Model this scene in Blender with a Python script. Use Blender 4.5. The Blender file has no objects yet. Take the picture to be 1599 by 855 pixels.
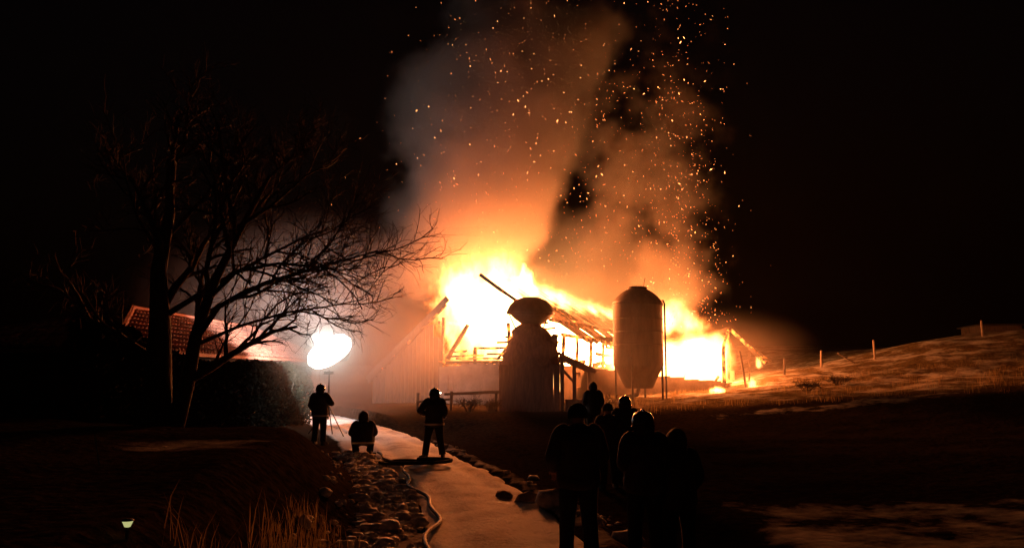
import bpy, math, random
from mathutils import Vector, Matrix, noise
R = math.radians
random.seed(7)
scene = bpy.context.scene
COL = scene.collection

# ------------------------------------------------------------------ camera
CAM_Z = 2.2
PITCH = R(7.1)
cam_d = bpy.data.cameras.new("camera")
cam_d.sensor_width = 36.0
cam_d.lens = 27.7
cam_d.clip_start = 0.1
cam_d.clip_end = 3000
cam = bpy.data.objects.new("camera", cam_d)
cam.location = (0, 0, CAM_Z)
cam.rotation_euler = (R(90) + PITCH, 0, 0)
COL.objects.link(cam)
scene.camera = cam

# ------------------------------------------------------------------ night sky
world = bpy.data.worlds.new("World")
scene.world = world
world.use_nodes = True
wn = world.node_tree.nodes
wl = world.node_tree.links
sky_n = wn.new("ShaderNodeTexSky")
sky_n.sky_type = 'NISHITA'
sky_n.sun_disc = False
sky_n.sun_elevation = R(-4.0)
sky_n.sun_rotation = R(200)
wl.new(sky_n.outputs[0], wn["Background"].inputs[0])
wn["Background"].inputs[1].default_value = 0.03

# ------------------------------------------------------------------ exposure and render set-up
vs = scene.view_settings
vs.view_transform = 'Standard'
vs.look = 'None'
vs.exposure = 0.0
vs.gamma = 1.0
vs.use_curve_mapping = False
cy = scene.cycles
cy.use_denoising = True
cy.max_bounces = 6
cy.diffuse_bounces = 2
cy.glossy_bounces = 2
cy.volume_bounces = 1
cy.transparent_max_bounces = 8
cy.sample_clamp_indirect = 2.0
cy.sample_clamp_direct = 0.0
cy.volume_step_rate = 1.6
cy.volume_max_steps = 220
cy.use_light_tree = True

FIRE = (1.0, 0.205, 0.042)          # colour of the firelight
FIRE_POWER = 9.5
LAMP_POWER = 1.0
HAZE = 0.00006                      # scatter per metre of the smoky air

# ------------------------------------------------------------------ helpers
def tag(o, label=None, cat=None, group=None, kind=None):
    if label: o["label"] = label
    if cat: o["category"] = cat
    if group: o["group"] = group
    if kind: o["kind"] = kind
    return o

def empty(name, loc=(0, 0, 0), rz=0.0):
    o = bpy.data.objects.new(name, None)
    o.location = loc
    o.rotation_euler = (0, 0, rz)
    COL.objects.link(o)
    return o

def frame_of(p, q):
    d = (q - p)
    L = d.length
    d = d / L if L > 1e-9 else Vector((0, 0, 1))
    up = Vector((0, 0, 1)) if abs(d.z) < 0.95 else Vector((0, 1, 0))
    s = d.cross(up).normalized()
    u = s.cross(d).normalized()
    return d, s, u

class MB:
    """collects shapes for one mesh object"""
    def __init__(self):
        self.v = []; self.f = []; self.m = []
    def add(self, vs, fs, mi=0):
        b = len(self.v)
        self.v += [tuple(x) for x in vs]
        self.f += [tuple(b + i for i in f) for f in fs]
        self.m += [mi] * len(fs)
        return self
    def box(self, x0, x1, y0, y1, z0, z1, mi=0):
        vs = [(x0,y0,z0),(x1,y0,z0),(x1,y1,z0),(x0,y1,z0),(x0,y0,z1),(x1,y0,z1),(x1,y1,z1),(x0,y1,z1)]
        return self.add(vs, [(0,3,2,1),(4,5,6,7),(0,1,5,4),(1,2,6,5),(2,3,7,6),(3,0,4,7)], mi)
    def beam(self, p, q, w, h, segs=1, wob=0.0, sag=0.0, mi=0):
        """squared timber from p to q, optionally wobbly / sagging"""
        p = Vector(p); q = Vector(q)
        d, s, u = frame_of(p, q)
        rings = []
        for i in range(segs + 1):
            t = i / segs
            c = p.lerp(q, t)
            c = c + Vector((0, 0, -sag * 4 * t * (1 - t)))
            if wob:
                c = c + s * random.uniform(-wob, wob) + u * random.uniform(-wob, wob)
            k = 1 - random.uniform(0, 0.25) * (1 if wob else 0)
            rings.append([c + s*w*k/2 + u*h*k/2, c - s*w*k/2 + u*h*k/2, c - s*w*k/2 - u*h*k/2, c + s*w*k/2 - u*h*k/2])
        vs = [x for r in rings for x in r]
        fs = []
        for i in range(segs):
            a = i * 4
            for j in range(4):
                fs.append((a + j, a + (j+1) % 4, a + 4 + (j+1) % 4, a + 4 + j))
        fs.append((3, 2, 1, 0)); e = segs * 4
        fs.append((e, e+1, e+2, e+3))
        return self.add(vs, fs, mi)
    def tube(self, pts, rad, n=6, mi=0, cap=True):
        pts = [Vector(p) for p in pts]
        if not hasattr(rad, '__len__'): rad = [rad] * len(pts)
        vs = []
        ps = None
        for i, p in enumerate(pts):
            a = pts[max(i-1, 0)]; b = pts[min(i+1, len(pts)-1)]
            d, s, u = frame_of(a, b)
            if ps is not None:
                s2 = ps - d * ps.dot(d)
                if s2.length > 1e-4:
                    s = s2.normalized(); u = s.cross(d).normalized()
            ps = s
            for j in range(n):
                an = 2 * math.pi * j / n
                vs.append(p + (s * math.cos(an) + u * math.sin(an)) * rad[i])
        fs = []
        for i in range(len(pts) - 1):
            for j in range(n):
                a = i*n + j; b = i*n + (j+1) % n
                fs.append((a, b, b + n, a + n))
        if cap:
            fs.append(tuple(range(n-1, -1, -1)))
            e = (len(pts)-1) * n
            fs.append(tuple(range(e, e + n)))
        return self.add(vs, fs, mi)
    def loft(self, rings, mi=0, cap=True):
        """rings: list of lists of points, same count"""
        n = len(rings[0])
        vs = [p for r in rings for p in r]
        fs = []
        for i in range(len(rings) - 1):
            for j in range(n):
                a = i*n + j; b = i*n + (j+1) % n
                fs.append((a, b, b + n, a + n))
        if cap:
            fs.append(tuple(range(n-1, -1, -1)))
            e = (len(rings)-1) * n
            fs.append(tuple(range(e, e+n)))
        return self.add(vs, fs, mi)
    def lathe(self, prof, c=(0, 0, 0), n=32, mi=0):
        rings = []
        for r, z in prof:
            rings.append([(c[0] + r*math.cos(2*math.pi*j/n), c[1] + r*math.sin(2*math.pi*j/n), c[2] + z) for j in range(n)])
        return self.loft(rings, mi)
    def build(self, name, mats, parent=None, smooth=False):
        me = bpy.data.meshes.new(name)
        me.from_pydata(self.v, [], self.f)
        if not isinstance(mats, (list, tuple)): mats = [mats]
        for m in mats: me.materials.append(m)
        if len(mats) > 1:
            me.polygons.foreach_set("material_index", self.m)
        if smooth:
            me.polygons.foreach_set("use_smooth", [True] * len(me.polygons))
        me.update()
        o = bpy.data.objects.new(name, me)
        COL.objects.link(o)
        if parent is not None: o.parent = parent
        return o

def sstep(a, b, x):
    if a == b: return 0.0 if x < a else 1.0
    t = max(0.0, min(1.0, (x - a) / (b - a)))
    return t * t * (3 - 2 * t)

def interp(tab, x):
    if x <= tab[0][0]: return tab[0][1]
    for (a, va), (b, vb) in zip(tab, tab[1:]):
        if x <= b:
            t = (x - a) / (b - a)
            return va + (vb - va) * t
    return tab[-1][1]

def fbm(x, y, s, o=3, z=0.0):
    v = 0; a = 1; tot = 0
    for i in range(o):
        v += a * noise.noise(Vector((x * s, y * s, z + i * 7.3))); tot += a
        a *= 0.5; s *= 2.03
    return v / tot

# ------------------------------------------------------------------ materials
def new_mat(name):
    m = bpy.data.materials.new(name)
    m.use_nodes = True
    return m, m.node_tree.nodes, m.node_tree.links, m.node_tree.nodes["Principled BSDF"]

def mat_noise(name, c0, c1, scale=4.0, rough=0.8, bump=0.3, bscale=None, spec=0.3, metal=0.0, lo=0.35, hi=0.65, stretch=(1, 1, 1), bdist=0.02):
    m, n, l, b = new_mat(name)
    tc = n.new("ShaderNodeTexCoord"); mp = n.new("ShaderNodeMapping")
    mp.inputs["Scale"].default_value = stretch
    l.new(tc.outputs["Object"], mp.inputs[0])
    t = n.new("ShaderNodeTexNoise"); t.inputs["Scale"].default_value = scale; t.inputs["Detail"].default_value = 8
    t.inputs["Roughness"].default_value = 0.65
    l.new(mp.outputs[0], t.inputs["Vector"])
    r = n.new("ShaderNodeValToRGB")
    r.color_ramp.elements[0].position = lo; r.color_ramp.elements[0].color = (*c0, 1)
    r.color_ramp.elements[1].position = hi; r.color_ramp.elements[1].color = (*c1, 1)
    l.new(t.outputs[0], r.inputs[0]); l.new(r.outputs[0], b.inputs["Base Color"])
    b.inputs["Roughness"].default_value = rough
    b.inputs["Specular IOR Level"].default_value = spec
    b.inputs["Metallic"].default_value = metal
    if bump:
        t2 = n.new("ShaderNodeTexNoise"); t2.inputs["Scale"].default_value = bscale or scale * 3
        t2.inputs["Detail"].default_value = 6
        l.new(mp.outputs[0], t2.inputs["Vector"])
        bp = n.new("ShaderNodeBump"); bp.inputs["Strength"].default_value = bump; bp.inputs["Distance"].default_value = bdist
        l.new(t2.outputs[0], bp.inputs["Height"]); l.new(bp.outputs[0], b.inputs["Normal"])
    return m

def mat_char(name, glow=3.0, lo=0.58, hi=0.75, c0=(0.012, 0.01, 0.009), c1=(0.06, 0.042, 0.032)):
    """charred timber, glowing embers in patches"""
    m = mat_noise(name, c0, c1, 5.0, 0.85, 0.6, 14.0, bdist=0.04)
    n = m.node_tree.nodes; l = m.node_tree.links; b = n["Principled BSDF"]
    g = n.new("ShaderNodeNewGeometry")
    t = n.new("ShaderNodeTexNoise"); t.inputs["Scale"].default_value = 2.6; t.inputs["Detail"].default_value = 5
    l.new(g.outputs["Position"], t.inputs["Vector"])
    r = n.new("ShaderNodeValToRGB")
    r.color_ramp.elements[0].position = lo; r.color_ramp.elements[0].color = (0, 0, 0, 1)
    r.color_ramp.elements[1].position = hi; r.color_ramp.elements[1].color = (1, 1, 1, 1)
    l.new(t.outputs[0], r.inputs[0])
    mu = n.new("ShaderNodeMath"); mu.operation = 'MULTIPLY'; mu.inputs[1].default_value = glow
    l.new(r.outputs[0], mu.inputs[0])
    b.inputs["Emission Color"].default_value = (1.0, 0.22, 0.03, 1)
    l.new(mu.outputs[0], b.inputs["Emission Strength"])
    return m

def mat_emit(name, col, s):
    m, n, l, b = new_mat(name)
    e = n.new("ShaderNodeEmission"); e.inputs[0].default_value = (*col, 1); e.inputs[1].default_value = s
    l.new(e.outputs[0], n["Material Output"].inputs[0])
    return m

M = {}
M['char'] = mat_char('charred_timber')
M['char_hot'] = mat_char('glowing_timber', 5.0, 0.48, 0.64)
M['char_cold'] = mat_noise('sooty_timber', (0.012, 0.01, 0.009), (0.05, 0.036, 0.028), 5.0, 0.85, 0.6, 14.0)
M['board'] = mat_noise('weathered_board', (0.035, 0.023, 0.017), (0.10, 0.066, 0.048), 3.0, 0.85, 0.4, 18.0, stretch=(4, 4, 0.6))
M['shed'] = mat_noise('reddish_shed_boards', (0.12, 0.06, 0.055), (0.26, 0.14, 0.125), 3.0, 0.85, 0.4, 16.0, stretch=(4, 4, 0.6))
M['plaster'] = mat_noise('old_plaster', (0.10, 0.075, 0.062), (0.20, 0.155, 0.125), 1.4, 0.9, 0.35, 12.0)
M['stone'] = mat_noise('field_stone', (0.12, 0.10, 0.085), (0.26, 0.22, 0.18), 3.0, 0.9, 0.6, 12.0, bdist=0.05)
M['silo'] = mat_noise('dull_silo_sheet', (0.045, 0.035, 0.032), (0.10, 0.075, 0.065), 1.2, 0.6, 0.12, 8.0, spec=0.4, stretch=(3, 3, 0.7))
M['steel'] = mat_noise('dark_steel', (0.035, 0.033, 0.032), (0.09, 0.085, 0.08), 6.0, 0.5, 0.1, 20.0, metal=0.6)
M['galv'] = mat_noise('galvanised_steel', (0.35, 0.34, 0.33), (0.55, 0.54, 0.52), 6.0, 0.4, 0.1, 20.0, metal=0.7)
M['tile'] = mat_noise('clay_tile', (0.24, 0.075, 0.045), (0.42, 0.15, 0.09), 2.2, 0.8, 0.4, 20.0)
_m = M['tile']; _n = _m.node_tree.nodes; _l = _m.node_tree.links
_oi = _n.new("ShaderNodeObjectInfo"); _ge = _n.new("ShaderNodeNewGeometry")
_ad = _n.new("ShaderNodeMath"); _ad.operation = 'ADD'; _l.new(_oi.outputs["Random"], _ad.inputs[0]); _l.new(_ge.outputs["Random Per Island"], _ad.inputs[1])
_fr = _n.new("ShaderNodeMath"); _fr.operation = 'FRACT'; _l.new(_ad.outputs[0], _fr.inputs[0])
_mr = _n.new("ShaderNodeMapRange"); _mr.inputs[3].default_value = .45; _mr.inputs[4].default_value = 1.15; _l.new(_fr.outputs[0], _mr.inputs[0])
_hs = _n.new("ShaderNodeHueSaturation"); _src = _n["Principled BSDF"].inputs["Base Color"].links[0].from_socket
_l.new(_src, _hs.inputs["Color"]); _l.new(_mr.outputs[0], _hs.inputs["Value"]); _l.new(_hs.outputs[0], _n["Principled BSDF"].inputs["Base Color"])
M['wall'] = mat_noise('house_render', (0.03, 0.022, 0.017), (0.065, 0.048, 0.037), 1.0, 0.9, 0.25, 20.0)
M['bark'] = mat_noise('bark', (0.028, 0.02, 0.015), (0.10, 0.072, 0.052), 7.0, 0.9, 0.8, 22.0, stretch=(1, 1, 0.35), bdist=0.04)
M['twigbark'] = mat_noise('fine_twig_bark', (0.035, 0.022, 0.015), (0.09, 0.06, 0.042), 5.0, 0.9, 0.0)
M['snow'] = mat_noise('dirty_snow', (0.36, 0.34, 0.32), (0.80, 0.80, 0.80), 6.0, 0.75, 0.6, 30.0)
M['cloth'] = mat_noise('dark_turnout_cloth', (0.014, 0.013, 0.014), (0.040, 0.036, 0.036), 9.0, 0.7, 0.35, 60.0)
M['cloth2'] = mat_noise('dark_trouser_cloth', (0.009, 0.009, 0.010), (0.02, 0.02, 0.022), 9.0, 0.9, 0.35, 60.0)
M['brown'] = mat_noise('brown_coat_cloth', (0.022, 0.016, 0.013), (0.055, 0.040, 0.030), 9.0, 0.75, 0.35, 60.0)
M['skin'] = mat_noise('skin', (0.36, 0.20, 0.14), (0.44, 0.26, 0.18), 12.0, 0.55, 0.05)
M['helmet'] = mat_noise('black_helmet_shell', (0.012, 0.012, 0.013), (0.022, 0.022, 0.024), 12.0, 0.25, 0.0, spec=0.6)
M['wool'] = mat_noise('dark_wool', (0.012, 0.012, 0.014), (0.03, 0.028, 0.03), 40.0, 0.95, 0.5, 90.0)
M['boot'] = mat_noise('black_boot', (0.008, 0.008, 0.008), (0.018, 0.018, 0.018), 12.0, 0.55, 0.1)
M['refl'] = mat_noise('silver_reflective_tape', (0.55, 0.55, 0.52), (0.75, 0.75, 0.7), 20.0, 0.35, 0.0, metal=0.5)
M['hose'] = mat_noise('grey_hose_jacket', (0.012, 0.010, 0.009), (0.045, 0.038, 0.034), 12.0, 0.65, 0.2, 80.0, spec=0.5)
M['straw'] = mat_noise('dry_grass_blade', (0.16, 0.115, 0.05), (0.34, 0.26, 0.12), 1.5, 0.8, 0.0)
_m = M['straw']; _n = _m.node_tree.nodes; _l = _m.node_tree.links
_tr = _n.new("ShaderNodeBsdfTranslucent"); _tr.inputs[0].default_value = (.30, .22, .10, 1)
_mx = _n.new("ShaderNodeMixShader"); _mx.inputs[0].default_value = .45
_l.new(_n["Principled BSDF"].outputs[0], _mx.inputs[1]); _l.new(_tr.outputs[0], _mx.inputs[2]); _l.new(_mx.outputs[0], _n["Material Output"].inputs[0])
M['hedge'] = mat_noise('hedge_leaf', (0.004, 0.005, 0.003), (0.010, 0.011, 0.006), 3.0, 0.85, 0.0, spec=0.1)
M['twig'] = mat_noise('bush_twig', (0.03, 0.022, 0.015), (0.07, 0.05, 0.035), 5.0, 0.9, 0.0)
M['postwood'] = mat_noise('grey_post_wood', (0.10, 0.075, 0.055), (0.24, 0.19, 0.15), 4.0, 0.85, 0.4, 18.0, stretch=(4, 4, 0.5))
M['glass'] = mat_noise('dark_window_glass', (0.01, 0.01, 0.012), (0.015, 0.015, 0.018), 2.0, 0.08, 0.0, spec=0.5)
M['lens'] = mat_emit('floodlight_lens', (0.96, 1.0, 0.95), 12.0)
M['ember'] = mat_emit('ember', (1.0, 0.34, 0.10), 8.0)
M['ember2'] = mat_emit('dim_ember', (1.0, 0.26, 0.07), 2.2)
M['solar'] = mat_emit('garden_lamp_glow', (0.75, 0.75, 0.30), 0.62)
M['head'] = mat_emit('head_torch_glow', (1.0, 0.85, 0.6), 6.0)

# ------------------------------------------------------------------ terrain
ROAD_C = [(-20, 3.2), (0, 1.1), (6, 0.45), (9.9, 0.0), (12, -0.25), (14.3, -0.65), (17.5, -1.4), (20.5, -2.3), (25, -3.5), (30, -5.2), (36, -7.6), (44, -11.5), (60, -22), (90, -48)]
ROAD_H = 1.08
def road_c(y): return interp(ROAD_C, y)

def plateau(x, y):
    z = 0.30 + 0.076 * max(-6.0, min(x, 26.0)) + 0.03 * (min(y, 50) - 40)
    z += 0.4 * sstep(36, 46, y) * sstep(10, 17, x)
    z = max(z, 0.45)
    z += 2.3 * sstep(16, 36, x) * sstep(33, 54, y)
    z -= 0.8 * sstep(50, 62, y)
    z += 4.5 * sstep(75, 220, y)
    return z

def ground_z(x, y):
    c = road_c(y)
    v = x - (c + ROAD_H)          # right of the track
    u = (c - ROAD_H) - x          # left of the track
    z = 0.0
    n1 = fbm(x, y, 0.22, 4)
    n2 = fbm(x, y, 1.3, 3, 4.0)
    if v > 0:
        edge = 33.5 - 2.5 * sstep(8, 22, x) + 1.0 * n1
        p = plateau(x, y)
        rise = 0.28 * sstep(8, 30, y) + 0.72 * sstep(edge - 8.5, edge, y)
        near = 0.35 * sstep(3, 14, v) * (1 - sstep(14, 30, y))
        z = p * rise * sstep(0.6, 5.0, v + max(0, y - 30)) + near
        z -= 0.16 * sstep(0.2, 0.9, v) * (1 - sstep(1.4, 3.0, v))
        z += 0.05 * math.exp(-((v - 0.3) / 0.25) ** 2) * (0.4 + 2.5 * n2)
        z += (0.05 * n2 + 0.22 * n1 * sstep(1, 6, v)) * sstep(0.1, 1.0, v)
    elif u > 0:
        top = 0.95 * (1 - sstep(15.0, 22.5, y)) + 0.12
        top += 0.25 * sstep(4, 9, u) * (1 - sstep(15, 24, y))
        z = top * sstep(0.85, 2.4, u) + 0.05 * sstep(0.0, 0.5, u)
        z += (0.06 * n2 + 0.16 * n1 * sstep(1, 3, u)) * sstep(0.1, 1.0, u)
        z += 0.9 * sstep(58, 120, y) + 3.0 * sstep(70, 200, y)
    else:
        z += 0.9 * sstep(58, 120, y) + 3.0 * sstep(70, 200, y)
        z -= 0.06
    return z

def axis(lo, hi, d0, d1, step, grow=1.22):
    a = [d0]
    while a[-1] < d1: a.append(a[-1] + step)
    s = step
    while a[-1] < hi: s *= grow; a.append(a[-1] + s)
    s = step; b = []
    x = d0
    while x > lo: s *= grow; x -= s; b.append(x)
    return b[::-1] + a

def make_ground():
    xs = axis(-500, 500, -13, 26, 0.21); ys = axis(-120, 900, 4, 52, 0.24)
    nx, ny = len(xs), len(ys)
    vs = []; snow = []; dry = []
    for y in ys:
        c = road_c(y)
        for x in xs:
            vs.append((x, y, ground_z(x, y)))
            v = x - (c + ROAD_H); u = (c - ROAD_H) - x
            s = 0.0; d = 0.0
            if v > 0:
                edge = 33.5 - 2.5 * sstep(8, 22, x)
                top = sstep(edge - 1.5, edge + 2.0, y)
                s = 0.02 + (0.40 + 0.28 * fbm(x, y, 0.35, 3)) * top * sstep(-2, 10, x)
                s += 0.5 * (1 - sstep(0.25, 0.9, v)) * (1 - sstep(24, 32, y))
                s += (0.46 + 0.2 * fbm(x, y, 0.6, 3, 2.0)) * sstep(1.5, 3.0, v) * (1 - sstep(11.0, 17.0, y + 3 * fbm(x, y, 0.5)))
                s += 0.44 * (1 - sstep(0.0, 1.6, abs(y - 30.5 - 0.05 * x))) * sstep(6, 9, x) * (1 - sstep(15, 20, x))
                d = 0.9 * top * sstep(3, 9, x)
            elif u > 0:
                s = 0.95 * (1 - sstep(0.6, 1.1, u))
                s += 0.44 * sstep(1.5, 2.6, u) * (1 - sstep(4.4, 5.4, u)) * sstep(10.9, 11.5, y) * (1 - sstep(12.9, 13.5, y))
                d = 0.10 * (1 - sstep(20, 24, y))
            snow.append(min(1, s)); dry.append(min(1, d))
    fs = [(j*nx+i, j*nx+i+1, (j+1)*nx+i+1, (j+1)*nx+i) for j in range(ny-1) for i in range(nx-1)]
    me = bpy.data.meshes.new("ground")
    me.from_pydata(vs, [], fs)
    a = me.attributes.new("snow", 'FLOAT', 'POINT'); a.data.foreach_set("value", snow)
    a = me.attributes.new("dry", 'FLOAT', 'POINT'); a.data.foreach_set("value", dry)
    me.polygons.foreach_set("use_smooth", [True] * len(me.polygons))
    m, n, l, b = new_mat("patchy_snow_ground")
    geo = n.new("ShaderNodeNewGeometry")
    sa = n.new("ShaderNodeAttribute"); sa.attribute_name = "snow"
    da = n.new("ShaderNodeAttribute"); da.attribute_name = "dry"
    t = n.new("ShaderNodeTexNoise"); t.inputs["Scale"].default_value = 0.9; t.inputs["Detail"].default_value = 9; t.inputs["Roughness"].default_value = 0.68
    l.new(geo.outputs["Position"], t.inputs["Vector"])
    # snow cover where noise < snow amount
    sub = n.new("ShaderNodeMath"); sub.operation = 'SUBTRACT'
    l.new(sa.outputs["Fac"], sub.inputs[0]); l.new(t.outputs[0], sub.inputs[1])
    mr = n.new("ShaderNodeMapRange"); mr.inputs[1].default_value = -0.12; mr.inputs[2].default_value = 0.16
    l.new(sub.outputs[0], mr.inputs[0])
    t2 = n.new("ShaderNodeTexNoise"); t2.inputs["Scale"].default_value = 7.0; t2.inputs["Detail"].default_value = 8
    l.new(geo.outputs["Position"], t2.inputs["Vector"])
    r1 = n.new("ShaderNodeValToRGB")
    r1.color_ramp.elements[0].position = 0.3; r1.color_ramp.elements[0].color = (0.009, 0.007, 0.0055, 1)
    r1.color_ramp.elements[1].position = 0.7; r1.color_ramp.elements[1].color = (0.030, 0.023, 0.017, 1)
    l.new(t2.outputs[0], r1.inputs[0])
    r2 = n.new("ShaderNodeValToRGB")
    r2.color_ramp.elements[0].position = 0.3; r2.color_ramp.elements[0].color = (0.05, 0.036, 0.018, 1)
    r2.color_ramp.elements[1].position = 0.7; r2.color_ramp.elements[1].color = (0.19, 0.14, 0.07, 1)
    l.new(t2.outputs[0], r2.inputs[0])
    mx = n.new("ShaderNodeMixRGB"); l.new(da.outputs["Fac"], mx.inputs[0]); l.new(r1.outputs[0], mx.inputs[1]); l.new(r2.outputs[0], mx.inputs[2])
    mx2 = n.new("ShaderNodeMixRGB"); l.new(mr.outputs[0], mx2.inputs[0]); l.new(mx.outputs[0], mx2.inputs[1]); mx2.inputs[2].default_value = (0.52, 0.51, 0.50, 1)
    l.new(mx2.outputs[0], b.inputs["Base Color"])
    b.inputs["Roughness"].default_value = 0.9; b.inputs["Specular IOR Level"].default_value = 0.0
    bp = n.new("ShaderNodeBump"); bp.inputs["Strength"].default_value = 0.8; bp.inputs["Distance"].default_value = 0.05
    ad = n.new("ShaderNodeMath"); ad.operation = 'ADD'; l.new(t2.outputs[0], ad.inputs[0]); l.new(mr.outputs[0], ad.inputs[1])
    l.new(ad.outputs[0], bp.inputs["Height"]); l.new(bp.outputs[0], b.inputs["Normal"])
    me.materials.append(m)
    o = bpy.data.objects.new("ground", me); COL.objects.link(o)
    tag(o, "dark winter ground with dry grass and patches of snow", "ground", kind="structure")
make_ground()

def make_road():
    vs = []; fs = []; ys = []
    y = -6.0
    while y < 46: ys.append(y); y += 0.18
    K = 15
    for y in ys:
        c = road_c(y)
        wl_ = ROAD_H + 0.30 * fbm(0.0, y, 0.9, 5) ; wr_ = ROAD_H + 0.34 * fbm(9.0, y, 0.9, 5)
        for k in range(K):
            s = -1 + 2 * k / (K - 1)
            x = c + (s * wr_ if s > 0 else s * wl_)
            rut = -0.055 * (math.exp(-((abs(s) - 0.52) / 0.16) ** 2))
            z = 0.035 * (1 - s ** 4) + rut + 0.03 * fbm(x, y, 1.8) + 0.03 * fbm(x, y, 5)
            if k in (0, K-1): z = -0.08
            vs.append((x, y, z))
    for j in range(len(ys) - 1):
        for k in range(K - 1):
            fs.append((j*K+k, j*K+k+1, (j+1)*K+k+1, (j+1)*K+k))
    mb = MB(); mb.add(vs, fs)
    m = mat_noise('packed_snow_track', (0.26, 0.22, 0.19), (0.80, 0.78, 0.75), 0.8, 0.8, 0.8, 15.0, lo=0.26, hi=0.52, bdist=0.035, spec=.1)
    o = mb.build("snowy_track", m, smooth=True)
    tag(o, "packed snow farm track curving up to the fire", "track", kind="structure")
make_road()

# ------------------------------------------------------------------ burning barn
BARN_A = Vector((-1.97, 44.0, 0.0)); BARN_RZ = -R(21.16)
GV = Vector((math.cos(BARN_RZ), math.sin(BARN_RZ), 0)); DV = Vector((-math.sin(BARN_RZ), math.cos(BARN_RZ), 0))
def bw(a, b, z): return BARN_A + GV * a + DV * b + Vector((0, 0, z))

def make_barn():
    t = empty("burning_barn", BARN_A, BARN_RZ)
    tag(t, "large wooden barn engulfed in flames, its roof boards burnt through", "barn")
    RZ, LA, LZ, RA, REZ = 7.8, -6.8, 1.9, 5.0, 4.3
    LEN = 30.0
    zl = lambda a: RZ + (RZ - LZ) * a / 6.8          # left slope height (a<0)
    zr = lambda a: RZ - (RZ - REZ) * a / 5.0         # right slope height (a>0)
    # masonry
    mb = MB()
    mb.box(-2.3, -1.75, 0.0, 0.4, -0.6, 2.5).box(-0.95, 5.0, 0.0, 0.4, -0.6, 2.62).box(-1.75, -0.95, 0.003, 0.397, 2.05, 2.56)
    for i in range(26):                               # broken top of the wall
        a = -0.9 + i * 0.225
        mb.box(a, a + 0.2, 0.02, 0.36, 2.55, 2.64 + random.uniform(0, 0.16))
    mb.build("gable_wall", M['plaster'], t)
    d = MB().box(-1.75, -0.95, 0.10, 0.16, -0.4, 2.05)
    for k in range(5):
        d.box(-1.745 + k*0.16, -1.745 + k*0.16 + 0.145, 0.07, 0.10, -0.4, 2.04)
    dd = d.build("door", M['plaster'], t)
    MB().box(-1.07, -1.02, 0.03, 0.07, 0.9, 1.1).build("handle", M['steel'], dd)
    mb = MB()
    b = 0.4
    while b < LEN:                                    # long side wall with window openings
        mb.box(4.6, 5.0, b, b + 2.0, -0.4, 2.55)
        mb.box(4.605, 4.995, b + 2.0, b + 3.0, -0.4, 1.35)
        mb.box(4.605, 4.995, b + 2.0, b + 3.0, 2.2, 2.53)
        b += 3.0
    mb.build("side_wall", M['plaster'], t)
    MB().box(LA + 0.3, LA + 0.65, 0.4, LEN, -0.6, 1.7).build("low_side_wall", M['plaster'], t)
    MB().box(LA + 0.3, 5.0, LEN, LEN + 0.4, -0.6, 2.6).build("rear_wall", M['plaster'], t)
    # sill beams, posts
    MB().beam((-2.4, 0.2, 2.72), (5.05, 0.2, 2.78), 0.24, 0.2, 8, 0.015).build("sill_beam", M['char'], t)
    for a, z1 in ((-2.2, 5.3), (-0.2, 3.6), (1.9, 4.9), (3.6, 3.8), (4.95, 4.2)):
        MB().beam((a, 0.2, 2.8), (a + random.uniform(-.12, .12), 0.2, z1), 0.17, 0.17, 4, 0.02).build("post", M['char_hot'] if a > 0 else M['char'], t)
    MB().beam((-0.55, 0.0, 4.85), (-1.75, -0.05, 2.95), 0.22, 0.2, 4, 0.02).build("brace", M['char_cold'], t)
    MB().beam((1.2, 0.1, 2.9), (2.6, 0.12, 4.6), 0.14, 0.14, 4, 0.02).build("brace", M['char'], t)
    b = 3.0
    while b < LEN:
        MB().beam((4.9, b, 2.5), (4.95, b, 4.15), 0.18, 0.18, 3, 0.02).build("post", M['char_hot'], t)
        b += 2.9
    MB().beam((4.9, 0.2, 4.2), (4.95, LEN, 4.2), 0.2, 0.2, 14, 0.03).build("wall_plate", M['char_hot'], t)
    MB().beam((4.95, 7.0, 3.3), (4.95, LEN, 3.28), 0.12, 0.2, 12, 0.03).build("mid_rail", M['char'], t)
    for b0, b1 in ((1.5, 4.5), (6.0, 9.0), (9.2, 13.0), (15.0, 19.0)):
        MB().beam((5.0, b0, 2.62), (5.0, b1, 2.75 + random.uniform(0, .35)), 0.08, 0.28, 4, 0.03).build("plank", M['char_hot'], t)
    # horizontal slats hanging in the gable
    for z, a0, a1 in ((2.98, -1.3, 4.7), (3.22, 0.6, 4.8), (3.5, 0.0, 4.5), (3.82, 1.2, 4.8), (4.15, 1.7, 4.7), (4.5, 2.2, 4.6), (4.85, 2.6, 4.2), (3.1, -1.6, 0.4), (3.36, -1.7, -0.6)):
        MB().beam((a0, 0.05, z + random.uniform(-.05, .05)), (a1, 0.05, z + random.uniform(-.08, .08)), 0.05, 0.12, 6, 0.02).build("slat", M['char_hot'], t)
    # gable boarding that still stands, left
    a = LA + 0.15; k = 0
    while a < -2.15:
        w = random.uniform(0.22, 0.30)
        top = zl(a) - 0.12
        if a > -3.3: top -= random.uniform(0.1, 1.1) * (a + 3.3) / 1.1 * 2.2
        MB().beam((a + w/2, 0.12 + random.uniform(-.012, .012), -0.5), (a + w/2, 0.12 + random.uniform(-.02, .02), max(top, 2.4 if a > -6 else 1.6)), w - 0.02, 0.045, 2).build("plank", M['board'], t)
        a += w; k += 1
    MB().beam((LA - 0.15, -0.1, LZ - 0.1), (-1.75, -0.1, zl(-1.75) + 0.08), 0.06, 0.34, 7, 0.02).build("barge_board", M['board'], t)
    MB().beam((LA - 0.1, -0.02, LZ - 0.25), (-1.9, -0.02, zl(-1.9) - 0.15), 0.14, 0.2, 5, 0.02).build("verge_rafter", M['char'], t)
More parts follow.
